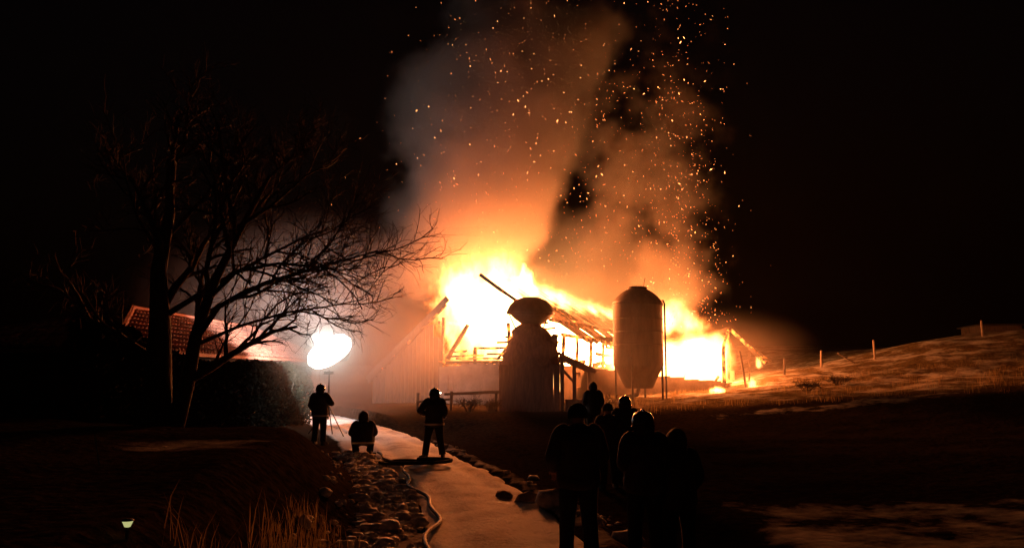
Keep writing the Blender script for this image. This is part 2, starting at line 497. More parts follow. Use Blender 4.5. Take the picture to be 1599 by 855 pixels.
    # roof frame
    MB().beam((0, 3.6, RZ), (0, LEN + 0.3, RZ - 0.1), 0.2, 0.26, 16, 0.04).build("ridge_beam", M['char_hot'], t)
    for f in (0.42, 0.72):
        MB().beam((5.0 * f, 2.2, zr(5.0*f) - 0.12), (5.0 * f, LEN, zr(5.0*f) - 0.12), 0.22, 0.22, 14, 0.05).build("purlin", M['char'], t)
        MB().beam((-6.8 * f, 1.0, zl(-6.8*f) - 0.22), (-6.8 * f, LEN, zl(-6.8*f) - 0.22), 0.16, 0.2, 14, 0.05).build("purlin", M['char'], t)
    b = 0.3
    while b < LEN:
        if b > 3.2 or random.random() < 0.3:
            t1 = 5.35 if random.random() < 0.8 else random.uniform(2.6, 4.4)
            MB().beam((0.05, b, zr(0.05) - 0.1), (t1, b + random.uniform(-.15, .15), zr(t1) - 0.1 - random.uniform(0, .15)), 0.2, 0.2, 5, 0.02).build("rafter", M['char'], t)
        if b > 3.0:
            MB().beam((-0.05, b, zl(-0.05) - 0.1), (-7.0, b, zl(-7.0) - 0.1), 0.12, 0.16, 3, 0.02).build("rafter", M['char'], t)
        b += 1.15
    # roof boards: right slope, ragged, laid down the slope
    rr_ = random.Random(17)
    b = 3.75; bay = 0
    while b < LEN - 1:
        for si, (x0, x1, pr) in enumerate(((0.05, 1.25, .46), (1.3, 2.45, .42), (2.5, 3.55, .38), (3.9, 5.35, .16))):
            if rr_.random() > pr: continue                 # this bay has burnt through
            for h in (0, 1):
                if rr_.random() < .18: continue
                y_ = b + .02 + h * .56 + .28
                e0 = x0 + rr_.uniform(0, .12); e1 = x1 - rr_.choice((0, .05, .3, .55))
                dz = rr_.uniform(-.02, .05)
                MB().beam((e0, y_, zr(e0) + .06 + dz), (e1, y_ + rr_.uniform(-.06, .06), zr(e1) + .06 + dz), rr_.uniform(.44, .53), .035, 3, .012).build("roof_board", M['char'], t)
        b += 1.15; bay += 1
    b = 4.2
    while b < LEN:                                     # left slope, mostly whole
        MB().beam((-1.4 * random.random(), b, zl(0) - 0.3), (-7.1, b, zl(-7.1) + 0.05), 0.86, 0.03, 2).build("roof_board", M['char_cold'], t)
        b += 0.9
    # rubble of the collapsed loft
    for k in range(14):
        a0 = random.uniform(-1.5, 4.0); b0 = random.uniform(0.7, 10)
        p = Vector((a0, b0, random.uniform(0.3, 2.4)))
        q = p + Vector((random.uniform(-2, 2), random.uniform(-2, 2), random.uniform(-.6, 1.6)))
        q.x = max(-2.2, min(4.4, q.x)); q.y = max(0.6, q.y)
        MB().beam(p, q, 0.15, 0.15, 4, 0.03).build("fallen_beam", M['char_hot'], t)
make_barn()

def make_wing():
    t = empty("barn_wing", BARN_A, BARN_RZ)
    tag(t, "low side wing of the barn with sagging ridge beam, burning behind the silo", "barn wing")
    # front low wall with a ragged sloping top
    mb = MB(); a = 5.05
    while a < 12.9:
        w = min(0.4, 12.9 - a)
        top = 2.45 - 0.85 * (a - 5) / 7.9 + random.uniform(-0.05, 0.06)
        mb.box(a, a + w - 0.003, 4.5, 4.85, -0.2, top); a += w
    mb.build("front_wall", M['plaster'], t)
    MB().box(12.55, 12.9, 4.86, 9.7, 0.0, 1.6).build("end_wall", M['plaster'], t)
    MB().box(5.05, 12.9, 9.7, 10.0, 0.0, 2.3).build("rear_wall", M['plaster'], t)
    MB().beam((12.82, 4.62, 1.5), (12.86, 4.6, 3.75), 0.2, 0.2, 4, 0.02).build("post", M['char_hot'], t)
    MB().beam((12.8, 7.1, 1.5), (12.85, 7.1, 4.55), 0.18, 0.18, 4, 0.02).build("post", M['char_hot'], t)
    for a in (9.6, 11.2):
        MB().beam((a, 9.6, 2.2), (a, 9.55, 3.3), 0.16, 0.16, 3, 0.02).build("post", M['char_hot'], t)
    MB().beam((5.05, 7.1, 4.3), (12.95, 7.1, 4.7), 0.2, 0.26, 12, 0.015, 0.42).build("ridge_beam", M['char_cold'], t)
    MB().beam((5.2, 8.4, 3.75), (12.9, 8.4, 3.9), 0.14, 0.18, 10, 0.02, 0.3).build("purlin", M['char'], t)
    for a in (5.8, 6.9, 8.0, 9.3, 10.4, 11.6, 12.7):
        MB().beam((a, 7.1, 4.25), (a + random.uniform(-.2, .2), 9.9, 2.9), 0.1, 0.14, 4, 0.02).build("rafter", M['char_hot'], t)
    MB().beam((12.9, 7.1, 4.66), (12.87, 4.5, 3.7), 0.12, 0.16, 4, 0.02).build("rafter", M['char_hot'], t)
    MB().beam((12.95, 7.1, 4.74), (14.9, 6.5, 2.75), 0.1, 0.2, 5, 0.015).build("hip_rafter", M['char_hot'], t)
    MB().beam((13.0, 7.5, 4.6), (15.1, 8.3, 2.8), 0.1, 0.16, 5, 0.02).build("hip_rafter", M['char'], t)
    MB().beam((14.0, 6.3, 1.0), (14.05, 6.6, 3.3), 0.1, 0.1, 4, 0.02).build("post", M['char'], t)
    for k in range(8):
        a0 = random.uniform(8.0, 12.5); p = Vector((a0, random.uniform(5.2, 9), 1.2)); q = p + Vector((random.uniform(-1.5, 1.5), random.uniform(-.4, .8), random.uniform(.1, 1.2)))
        q.x = min(q.x, 12.4)
        MB().beam(p, q, 0.12, 0.12, 3, 0.03).build("fallen_beam", M['char_hot'], t)
    for (a0, z0, a1, z1) in ((5.6, 4.6, 9.5, 4.35),):
        MB().beam((a0, 7.0, z0), (a1, 6.9, z1), 0.05, 0.05, 8, 0.03, 0.15).build("hanging_batten", M['char'], t)
make_wing()

def lean_pole():
    o = MB().tube([(12.35, 42.9, 3.35), (12.48, 42.88, 2.4), (12.66, 42.85, 0.9)], [0.055, 0.06, 0.065], 7).build("leaning_pole", M['char_cold'])
    tag(o, "thin charred pole leaning beside the end of the low barn wing", "pole")
lean_pole()

# ------------------------------------------------------------------ feed silo
def make_silo():
    gx, gy = 6.38, 40.0
    gz = ground_z(gx, gy)
    t = empty("feed_silo", (gx, gy, gz))
    tag(t, "tall dark round feed silo with domed top and hopper bottom on legs", "silo")
    k = -gz
    body = MB().lathe([(0.62, 1.40+k), (0.70, 1.44+k), (1.20, 2.45+k), (1.25, 2.55+k), (1.25, 5.52+k), (1.29, 5.55+k), (1.28, 5.62+k)], n=40).build("tank", M['silo'], t, True)
    for z in (3.55, 4.2, 4.85):
        MB().lathe([(1.252, z-0.03+k), (1.275, z-0.02+k), (1.275, z+0.02+k), (1.252, z+0.03+k)], n=40).build("hoop", M['silo'], body, True)
    dome = MB().lathe([(1.30, 5.62+k), (1.22, 5.78+k), (1.02, 6.02+k), (0.74, 6.25+k), (0.50, 6.38+k)], n=40).build("dome", M['silo'], t, True)
    MB().lathe([(0.48, 6.37+k), (0.52, 6.42+k), (0.50, 6.50+k), (0.30, 6.54+k), (0.05, 6.55+k)], n=24).build("lid", M['silo'], dome)
    MB().tube([(0.33, 0, 6.5+k), (0.42, 0, 6.98+k)], 0.018, 6).build("aerial", M['steel'], t)
    for sx, sy in ((-1, -1), (1, -1), (1, 1), (-1, 1)):
        an = math.atan2(sy, sx) + R(21)
        x, y = 1.2 * math.cos(an), 1.2 * math.sin(an)
        MB().beam((x, y, -0.15), (x, y, 3.4 + k), 0.10, 0.10).build("leg", M['steel'], t)
    MB().tube([(1.36, -0.1, -0.05), (1.36, -0.1, 5.65+k), (1.28, -0.05, 5.85+k)], 0.045, 8).build("filling_pipe", M['steel'], t)
    MB().tube([(0, 0, 1.5+k), (-0.1, 0, 1.1+k), (-0.7, 0.2, 0.9+k)], 0.12, 8).build("auger_pipe", M['steel'], t)
make_silo()

# ------------------------------------------------------------------ dark shed with hopper
def make_shed():
    gx, gy = 0.85, 37.6
    gz = ground_z(gx, gy)
    t = empty("hopper_shed", (gx, gy, 0))
    tag(t, "dark silhouetted shed with a flared hopper on top and an open lean-to on posts", "shed")
    # vertical boards all round, on a timber frame
    x0, x1, y0, y1 = -1.42, 1.30, -1.1, 1.1
    wt = 2.55
    def boards(p, q, n):
        p = Vector(p); q = Vector(q); d = (q - p) / n
        for k in range(n):
            a = p + d * (k + 0.5)
            nrm = Vector((d.y, -d.x, 0)).normalized()
            w = d.length - 0.015
            jz = random.uniform(-.03, .03)
            mb = MB(); dd = d.normalized()
            o1 = nrm * (0.02 + random.uniform(0, .012)); o2 = nrm * -0.02
            lo = gz - 0.3; hi = wt + jz
            vs = []
            for z in (lo, hi):
                for oo, s in ((o1, -1), (o1, 1), (o2, 1), (o2, -1)):
                    c = a + oo + dd * (s * w / 2); vs.append((c.x, c.y, z))
            mb.add(vs, [(3,2,1,0), (4,5,6,7), (0,1,5,4), (1,2,6,5), (2,3,7,6), (3,0,4,7)])
            mb.build("plank", M['shed'], t)
    boards((x0, y0, 0), (x1, y0, 0), 11)
    boards((x1, y0, 0), (x1, y1, 0), 9)
    boards((x1, y1, 0), (x0, y1, 0), 11)
    boards((x0, y1, 0), (x0, y0, 0), 9)
    # steep roof with shoulders, ragged
    rings = []
    prof = [(-1.50, 1.40, 1.2, 2.42), (-1.44, 1.36, 1.16, 2.62), (-1.26, 1.30, 1.1, 2.82), (-1.30, 1.34, 1.05, 3.0), (-1.10, 1.26, .98, 3.25), (-1.0, 1.30, .92, 3.5), (-.98, 1.12, .86, 3.7), (-.84, .98, .8, 3.92), (-.86, .80, .72, 4.12), (-.70, .62, .62, 4.3), (-.48, .5, .5, 4.44)]
    for (l, r, f, z) in prof:
        ring = []
        for q in range(20):
            a = 2 * math.pi * q / 20
            ca, sa = math.cos(a), math.sin(a)
            k = (abs(ca) ** 4 + abs(sa) ** 4) ** -.25
            jit = 1 + random.uniform(-.05, .05)
            ring.append(((l + r) / 2 + (r - l) / 2 * ca * k * jit, f * sa * k * jit, z + random.uniform(-.04, .04)))
        rings.append(ring)
    MB().loft(rings).build("steep_roof", M['shed'], t)
    MB().beam((1.12, -.5, 3.3), (1.2, -.45, 3.95), .34, .5, 3, .04).build("dormer", M['shed'], t)
    # hopper: inverted cone with a low pitched lid
    h = MB().lathe([(0.36, 4.36), (0.50, 4.48), (0.86, 4.74), (1.10, 4.98)], (0.1, 0, 0), 13).build("hopper", M['silo'], t, True)
    MB().lathe([(1.18, 4.96), (1.17, 5.06), (1.02, 5.36), (0.78, 5.60), (0.42, 5.74), (0.05, 5.77)], (0.02, 0, 0), 11).build("lid", M['silo'], h, True)
    MB().beam((-0.7, 0.1, 4.3), (-.98, 0.1, 4.95), 0.06, 0.06).build("hopper_strut", M['steel'], t)
    MB().beam((0.6, 0.1, 4.2), (0.92, 0.1, 4.92), 0.06, 0.06).build("hopper_strut", M['steel'], t)
    # lean-to on posts, right
    for k in range(7):
        y = -1.15 + k * 0.36
        MB().beam((1.3, y, 3.12 + random.uniform(-.02, .02)), (3.15 + random.uniform(-.15, .1), y, 2.28 + random.uniform(-.03, .03)), 0.34, 0.035, 3, 0.01).build("lean_to_board", M['shed'], t)
    MB().beam((1.32, -1.0, 2.92), (3.0, -1.0, 2.2), 0.12, 0.16).build("lean_to_rafter", M['shed'], t)
    MB().beam((1.32, 1.0, 2.92), (3.0, 1.0, 2.2), 0.12, 0.16).build("lean_to_rafter", M['shed'], t)
    for x in (1.46, 2.02):
        MB().beam((x, -1.0, gz - 0.2), (x, -1.0, 2.9 - (x - 1.32) * 0.43), 0.17, 0.17).build("post", M['shed'], t)
    MB().beam((2.9, 1.0, gz - 0.2), (2.9, 1.0, 2.2), 0.14, 0.14).build("post", M['shed'], t)
    MB().beam((1.5, -1.0, 2.3), (2.0, -1.0, 1.75), 0.09, 0.12).build("brace", M['shed'], t)
    # trough under the lean-to
    MB().box(1.6, 3.1, -1.2, -0.6, gz - 0.1, gz + 0.55).build("manger", M['shed'], t)
make_shed()

# ------------------------------------------------------------------ yard fence in front of the barn
def make_fence():
    pts = [(-4.3, 36.3), (-2.75, 36.0), (-0.72, 35.7)]
    gz = [ground_z(x, y) for x, y in pts]
    t = empty("yard_fence", (pts[0][0], pts[0][1], 0))
    tag(t, "short wooden rail fence in front of the plastered barn gable wall", "fence")
    o = Vector((pts[0][0], pts[0][1], 0))
    for (x, y), g in zip(pts, gz):
        p = Vector((x, y, g - 0.3)) - o
        MB().beam(p, p + Vector((0.02, 0, 1.15)), 0.13, 0.13, 3, 0.01).build("post", M['char_cold'], t)
    for i in (1,):
        a = Vector((pts[i][0] - .3, pts[i][1] - 0.09, gz[i] + 0.72)) - o; b = Vector((pts[i+1][0] + .15, pts[i+1][1] - 0.09, gz[i+1] + 0.84)) - o
        MB().beam(a, b, 0.05, 0.14, 4, 0.01).build("rail", M['char_cold'], t)
    a = Vector((pts[0][0], pts[0][1] - 0.09, gz[0] + 0.45)) - o; b = Vector((pts[1][0], pts[1][1] - 0.09, gz[1] + 0.5)) - o
    MB().beam(a, b, 0.05, 0.12, 4, 0.01).build("rail", M['char_cold'], t)
make_fence()

# ------------------------------------------------------------------ farmhouse with clay tile hip roof
def make_house():
    ex, ey, ez = -10.1, 20.0, 2.80          # near eave corner
    rx, ry, rz_ = -12.75, 26.4, 4.28        # near ridge end
    ry2, ey2 = 39.0, 44.0
    lx = -15.4
    t = empty("farmhouse", ((ex + lx) / 2, (ey + ey2) / 2, 0))
    tag(t, "low farmhouse with clay tile hip roof glowing red behind the bare tree", "house")
    ox, oy = t.location.x, t.location.y
    wall = MB()
    wx0, wx1, wy0, wy1 = lx + .45 - ox, ex - .45 - ox, ey + .45 - oy, ey2 - .45 - oy
    wall.box(wx0, wx1, wy0, wy1, -0.2, 2.72)
    wall.build("wall", M['wall'], t)
    for yy in (24.0, 28.0, 33.0, 37.5):
        w = MB().box(wx1 - 0.02, wx1 + 0.015, yy - .45 - oy, yy + .45 - oy, 1.0, 2.1).build("window", M['glass'], t)
        f = MB()
        f.box(wx1, wx1 + .05, yy - .5 - oy, yy - .44 - oy, 0.95, 2.15).box(wx1, wx1 + .05, yy + .44 - oy, yy + .5 - oy, 0.95, 2.15)
        f.box(wx1, wx1 + .047, yy - .438 - oy, yy + .438 - oy, 0.95, 1.01).box(wx1, wx1 + .047, yy - .438 - oy, yy + .438 - oy, 2.09, 2.15).box(wx1 + .001, wx1 + .044, yy - .025 - oy, yy + .025 - oy, 1.012, 2.088)
        f.build("frame", M['wall'], w)
    # under-roof deck
    A = (ex - ox, ey - oy, ez); B = (ex - ox, ey2 - oy, ez); C = (lx - ox, ey2 - oy, ez); D = (lx - ox, ey - oy, ez)
    E = (rx - ox, ry - oy, rz_); F = (rx - ox, ry2 - oy, rz_)
    deck = MB(); lo = lambda p, d=0.1: (p[0], p[1], p[2] - d)
    deck.add([A, B, C, D, E, F, lo(A), lo(B), lo(C), lo(D)], [(0, 1, 5, 4), (1, 2, 5), (2, 3, 4, 5), (3, 0, 4), (6, 7, 1, 0), (7, 8, 2, 1), (8, 9, 3, 2), (9, 6, 0, 3), (9, 8, 7, 6)])
    roof = deck.build("roof", M['tile'], t)
    # one pantile; its local x runs along the eave, y up the slope
    def tile_geo():
        W, L = 0.27, 0.40
        prof = [(-.135, .0), (-.10, .055), (-.05, .07), (.0, .05), (.04, .0), (.09, -.015), (.135, .004)]
        vs = []; n = len(prof)
        for (yy, dz) in ((0.0, 0.05), (L, 0.0)):
            for x, z in prof: vs.append((x, yy, z + dz))
        for x, z in prof: vs.append((x, 0.0, z + 0.012))
        fs = [(i, i+1, n+i+1, n+i) for i in range(n-1)] + [(2*n+i, 2*n+i+1, i+1, i) for i in range(n-1)]
        return vs, fs
    tv, tf = tile_geo()
    tme = bpy.data.meshes.new("tile"); tme.from_pydata(tv, [], tf); tme.materials.append(M['tile']); tme.update()
    spots = []
    def slope(p0, p1, q0, q1):
        """p0-p1 eave, q0-q1 top edge"""
        p0, p1, q0, q1 = map(Vector, (p0, p1, q0, q1))
        e = (p1 - p0); L = e.length; e.normalize()
        nrm = e.cross(q0 - p0).normalized()
        if nrm.z < 0: nrm = -nrm
        up = nrm.cross(e).normalized()
        if up.z < 0: up = -up
        H = (q0 - p0).dot(up)
        rows = int(H / 0.335)
        for r in range(rows):
            s = r * H / rows
            f = s / H
            u0 = (q0 - p0).dot(e) * f; u1 = L + ((q1 - p1).dot(e)) * f
            cols = int((u1 - u0) / 0.255)
            for c in range(cols):
                u = u0 + (c + 0.5) * (u1 - u0) / cols
                pos = p0 + e * u + up * (s - 0.02) + nrm * 0.015
                spots.append((pos, e, up, nrm))
    slope(A, B, E, F)
    slope(D, A, E, E)
    wo = Vector((ox, oy, 0)); camp = Vector((0, 0, 2.2))
    spots.sort(key=lambda s: (s[0] + wo - camp).length + (0 if s[3].x > 0.3 else 12))
    rest = MB()
    for i, (p, e, u, nn) in enumerate(spots):
        ang = random.uniform(-0.02, 0.02)
        mtx = Matrix(((e.x, u.x, nn.x, p.x), (e.y, u.y, nn.y, p.y), (e.z, u.z, nn.z, p.z + random.uniform(-.006, .008)), (0, 0, 0, 1))) @ Matrix.Rotation(ang, 4, 'Z')
        if i < 300:
            o = bpy.data.objects.new("tile", tme); COL.objects.link(o); o.parent = roof; o.matrix_local = mtx
        else:
            rest.add([mtx @ Vector(v) for v in tv], tf)
    tag(rest.build("far_tiles", M['tile'], roof), kind="stuff")
    rt = MB()
    pts = [Vector(A), Vector(E)]
    for p, q in ((Vector(A), Vector(E)), (Vector(E), Vector(F)), (Vector(D), Vector(E))):
        rt.tube([p + Vector((0, 0, .04)), q + Vector((0, 0, .06))], 0.11, 8)
    rt.build("ridge_cap", M['tile'], roof)
make_house()

# ------------------------------------------------------------------ bare tree
def make_tree(name, base, seed, label, scale=1.0, stems=None, limbs=None, nsub=7):
    rnd = random.Random(seed)
    t = empty(name, base)
    tag(t, label, "tree")
    trunk, boughs, twigs = MB(), MB(), MB()
    def path(p, d, L, n, curl, up):
        pts = [p]; d = d.normalized()
        for i in range(n):
            d = (d + Vector((rnd.gauss(0, curl), rnd.gauss(0, curl), rnd.gauss(0, curl) + up))).normalized()
            pts.append(pts[-1] + d * (L / n))
        return pts
    def side_dir(d, spread):
        v = Vector((rnd.gauss(0, 1), rnd.gauss(0, 1), rnd.gauss(0, 1)))
        v = (v - d * v.dot(d)).normalized()
        return (d * math.cos(spread) + v * math.sin(spread)).normalized()
    def grow(pts, r0, r1, lvl):
        n = len(pts)
        rad = [r0 + (r1 - r0) * (i / (n - 1)) ** 0.8 for i in range(n)]
        tgt = trunk if lvl == 0 else boughs if lvl == 1 else twigs
        tgt.tube(pts, rad, 10 if lvl == 0 else 6 if lvl == 1 else 4 if lvl == 2 else 3)
        if lvl >= 4: return
        L = sum((pts[i+1] - pts[i]).length for i in range(n-1))
        kids = (0, 9, 8, 6)[lvl] if lvl > 0 else 6
        if lvl == 2: kids = max(4, int(L * 8))
        if lvl == 3: kids = max(3, int(L * 7))
        for k in range(kids):
            f = 0.22 + 0.78 * (k + rnd.random()) / kids
            i = min(n - 2, int(f * (n - 1))); ff = f * (n - 1) - i
            p = pts[i].lerp(pts[i+1], ff); d = (pts[i+1] - pts[i]).normalized()
            r = rad[i] + (rad[i+1] - rad[i]) * ff
            cl = L * (0.62 - 0.3 * f) * rnd.uniform(0.6, 1.15)
            if lvl == 1: cl = min(cl, 1.8)
            if lvl == 2: cl = min(max(cl, 0.35), 1.1)
            if lvl == 3: cl = rnd.uniform(0.16, 0.45)
            nd = side_dir(d, rnd.uniform(0.45, 1.1)); nd.z += 0.18 if lvl < 3 else 0.05
            grow(path(Vector(p), nd, cl, 5 if lvl < 2 else 4, 0.17, 0.02), min(r * 0.7, (0.1, 0.07, 0.022, 0.009)[lvl]) , (0.03, 0.012, 0.005, 0.003)[lvl], lvl + 1)
    for s in stems: grow([Vector(p) for p in s[0]], s[1], s[2], 0)
    for l in limbs: grow([Vector((p[0] * (.84 if p[0] > 1.2 else 1), p[1], p[2])) for p in l[0]], l[1] * .9, l[2], 1)
    trunk.build("trunk", M['bark'], t, True)
    boughs.build("limbs", M['bark'], t, True)
    tag(twigs.build("twigs", M['twigbark'], t), kind="stuff")
TREE = Vector((-7.0, 15.6, 0)); TREE.z = ground_z(TREE.x, TREE.y) - 0.1
make_tree("bare_tree", TREE, 11, "large bare tree with forked dark trunk reaching its twigs towards the fire",
    stems=[([(0, 0, 0), (0.05, 0, 0.9), (0.02, 0.05, 2.0), (-0.1, 0.1, 3.2), (0.02, 0.2, 4.4), (-0.1, 0.3, 5.6)], 0.36, 0.05),
           ([(0.35, 0.1, 0), (0.55, 0.15, 0.9), (0.72, 0.1, 1.9), (1.0, 0.1, 2.9), (1.45, 0.2, 4.0), (2.0, 0.3, 5.2)], 0.20, 0.04)],
    limbs=[([(0.7, 0.1, 1.8), (1.5, -0.2, 2.45), (2.6, -0.3, 2.9), (3.7, -0.2, 3.2), (4.6, 0, 3.45), (5.1, 0.1, 3.6)], 0.075, 0.012),
           ([(0.0, 0, 2.2), (0.9, 0.6, 3.0), (2.0, 1.1, 3.6), (3.0, 1.3, 4.1), (4.0, 1.5, 4.4)], 0.08, 0.012),
           ([(1.0, 0.1, 2.7), (2.0, -0.5, 3.1), (3.1, -0.9, 3.2), (4.2, -1.1, 3.1), (4.9, -1.1, 2.9)], 0.06, 0.010),
           ([(0, 0.1, 3.4), (-0.4, -0.3, 4.2), (-0.6, -0.4, 4.9), (-0.7, -0.5, 5.6)], 0.05, 0.010),
           ([(1.4, 0.2, 3.7), (2.0, 0.6, 4.6), (2.6, 0.8, 5.4), (3.1, 0.9, 6.0)], 0.055, 0.010),
           ([(0, 0.2, 3.9), (0.6, 0.5, 4.8), (1.0, 0.8, 5.7), (1.3, 0.9, 6.4)], 0.06, 0.010),
           ([(1.5, 0.2, 4.0), (2.5, 0.1, 4.5), (3.4, -0.1, 5.1), (4.0, 0, 5.4)], 0.05, 0.010),
           ([(0.8, 0.2, 2.3), (1.7, 0.9, 2.9), (2.8, 1.4, 3.3), (3.6, 1.7, 3.9)], 0.055, 0.010),
           ([(0.7, 0.1, 1.7), (1.7, 0.5, 2.1), (2.7, 0.8, 2.4), (3.8, 0.9, 2.55), (4.6, 1.0, 2.7)], 0.055, 0.010)])

# ------------------------------------------------------------------ hedge added to block firelight from the house wall
def make_shade_hedge(name, label, x0, x1, y0, y1, h, n, leaf=0.09, mat='hedge'):
    rnd = random.Random(3)
    cx, cyy = (x0 + x1) / 2, (y0 + y1) / 2
    t = empty(name, (cx, cyy, 0)); tag(t, label, "hedge")
    st = MB()
    y = y0 + 0.2
    while y < y1:
        g = ground_z(cx, y) - 0.1
        for k in range(3):
            p = Vector((rnd.uniform(-.2, .2), y - cyy, g))
            st.tube([p, p + Vector((rnd.uniform(-.2, .2), rnd.uniform(-.3, .3), h * 0.45)), p + Vector((rnd.uniform(-.35, .35), rnd.uniform(-.4, .4), h * 0.9))], [0.03, 0.02, 0.006], 4)
        y += 0.5
    st.build("stems", M['twig'], t)
    lf = MB()
    for i in range(n):
        y = rnd.uniform(y0, y1)
        top = h + 0.28 * fbm(y, 0, 0.8) + 0.1 * fbm(y, 5, 3.0)
        z = top * (1 - rnd.random() ** 1.6 * 0.98)
        wv = (x1 - x0) / 2 * (1.0 + 0.35 * fbm(y, z, 1.1)) * (1 - 0.35 * (z / top) ** 4)
        x = cx + wv * (1 - 2 * rnd.random()) ** 1 if rnd.random() < 0.35 else cx + wv * (1 if rnd.random() < .5 else -1) * rnd.uniform(.7, 1.08)
        g = ground_z(x, y)
        c = Vector((x - cx, y - cyy, g + z))
        u = Vector((rnd.gauss(0, 1), rnd.gauss(0, 1), rnd.gauss(0, 1))).normalized()
        v = u.orthogonal().normalized()
        s = leaf * rnd.uniform(.6, 1.3)
        lf.add([c - u*s, c + v*s*.45, c + u*s, c - v*s*.45], [(0, 1, 2, 3)])
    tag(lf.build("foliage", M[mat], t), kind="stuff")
make_shade_hedge("hedge", "added dark hedge shading the wall of the tile-roofed house", -9.4, -8.5, 16.5, 34.0, 2.3, 24000, 0.10)

# bushes on the rim of the plateau
def make_bush(x, y, h, w, seed, label):
    rnd = random.Random(seed)
    g = ground_z(x, y)
    t = empty("bush", (x, y, g)); tag(t, label, "bush", "low bushes on the rim of the slope")
    st = MB(); tw = MB()
    for k in range(16):
        a = rnd.uniform(0, 2 * math.pi); rr = w * rnd.uniform(.3, 1)
        p = Vector((rnd.uniform(-.1, .1), rnd.uniform(-.1, .1), -0.1))
        q = Vector((math.cos(a) * rr, math.sin(a) * rr * .7, h * rnd.uniform(.6, 1)))
        m = p.lerp(q, .5) + Vector((0, 0, h * .15))
        st.tube([p, m, q], [0.02, 0.012, 0.004], 4)
        for j in range(16):
            c = m.lerp(q, rnd.random())
            e = c + Vector((rnd.gauss(0, .13), rnd.gauss(0, .13), rnd.gauss(0.06, .12)))
            tw.tube([c, c.lerp(e, .5) + Vector((0, 0, .02)), e], [0.007, 0.005, 0.003], 3)
            for q2 in range(3):
                l0 = c.lerp(e, rnd.random()); u = Vector((rnd.gauss(0, 1), rnd.gauss(0, 1), rnd.gauss(0, 1))).normalized(); v = u.orthogonal().normalized()
                s = rnd.uniform(.02, .045)
                tw.add([l0 - u*s, l0 + v*s*.5, l0 + u*s, l0 - v*s*.5], [(0, 1, 2, 3)])
    st.build("stems", M['twig'], t)
    tag(tw.build("twigs", M['twig'], t), kind="stuff")
for i, (x, y, h, w, lab) in enumerate((
        (13.9, 37.6, 0.45, 0.8, "low dark bush below the leaning pole on the slope rim"),
        (16.2, 39.4, 0.42, 0.9, "rounded dark bush on the lit rim between barn wing and fence posts"),
        (30.0, 43.5, 1.1, 1.3, "dark bush on the hillside near the picture's right edge"),
        (-1.9, 34.9, 0.55, 0.7, "low round bush in front of the rail fence"),
        (-0.9, 35.0, 0.45, 0.4, "small pointed bush beside the shed corner"),
        (4.2, 37.0, 0.6, 0.8, "low bush between the shed lean-to and the silo"))):
    make_bush(x, y, h, w, 20 + i, lab)

# ------------------------------------------------------------------ grass (uncountable)
def make_grass(name, label, spots, mat):
    rnd = random.Random(5); mb = MB()
    for (x, y, n, h, sp) in spots:
        for k in range(n):
            px_, py_ = x + rnd.gauss(0, sp), y + rnd.gauss(0, sp)
            g = ground_z(px_, py_) - 0.02
            a = rnd.uniform(0, 2 * math.pi); L = h * rnd.uniform(.5, 1.15); le = rnd.uniform(.05, .5) * L
            w = rnd.uniform(.003, .006)
            sx, sy = -math.sin(a) * w, math.cos(a) * w
            dx, dy = math.cos(a) * le, math.sin(a) * le
            mb.add([(px_ - sx, py_ - sy, g), (px_ + sx, py_ + sy, g), (px_ + dx*.4 + sx*.8, py_ + dy*.4 + sy*.8, g + L*.6), (px_ + dx*.4 - sx*.8, py_ + dy*.4 - sy*.8, g + L*.6), (px_ + dx, py_ + dy, g + L*.93)],
                   [(0, 1, 2, 3), (3, 2, 4)])
    tag(mb.build(name, mat), label, "grass", kind="stuff")
rnd = random.Random(9)
sp = []
for k in range(55):
    y = 6.0 + 4.5 * rnd.random() ** 1.5; u = 1.0 + abs(rnd.gauss(0.0, 0.30))
    sp.append((road_c(y) - ROAD_H - u, y, 22, rnd.uniform(.15, .62), .12))
make_grass("dry_grass", "tall dry yellow grass on the bank left of the track", sp, M['straw'])
sp = []
for k in range(280):
    x = rnd.uniform(4, 30); y = 33.0 - 2.5 * sstep(8, 22, x) + rnd.uniform(-.3, 12)
    sp.append((x, y, 14, rnd.uniform(.15, .4), .22))
make_grass("pasture_grass", "short withered pasture grass on the slope right of the barn", sp, M['straw'])

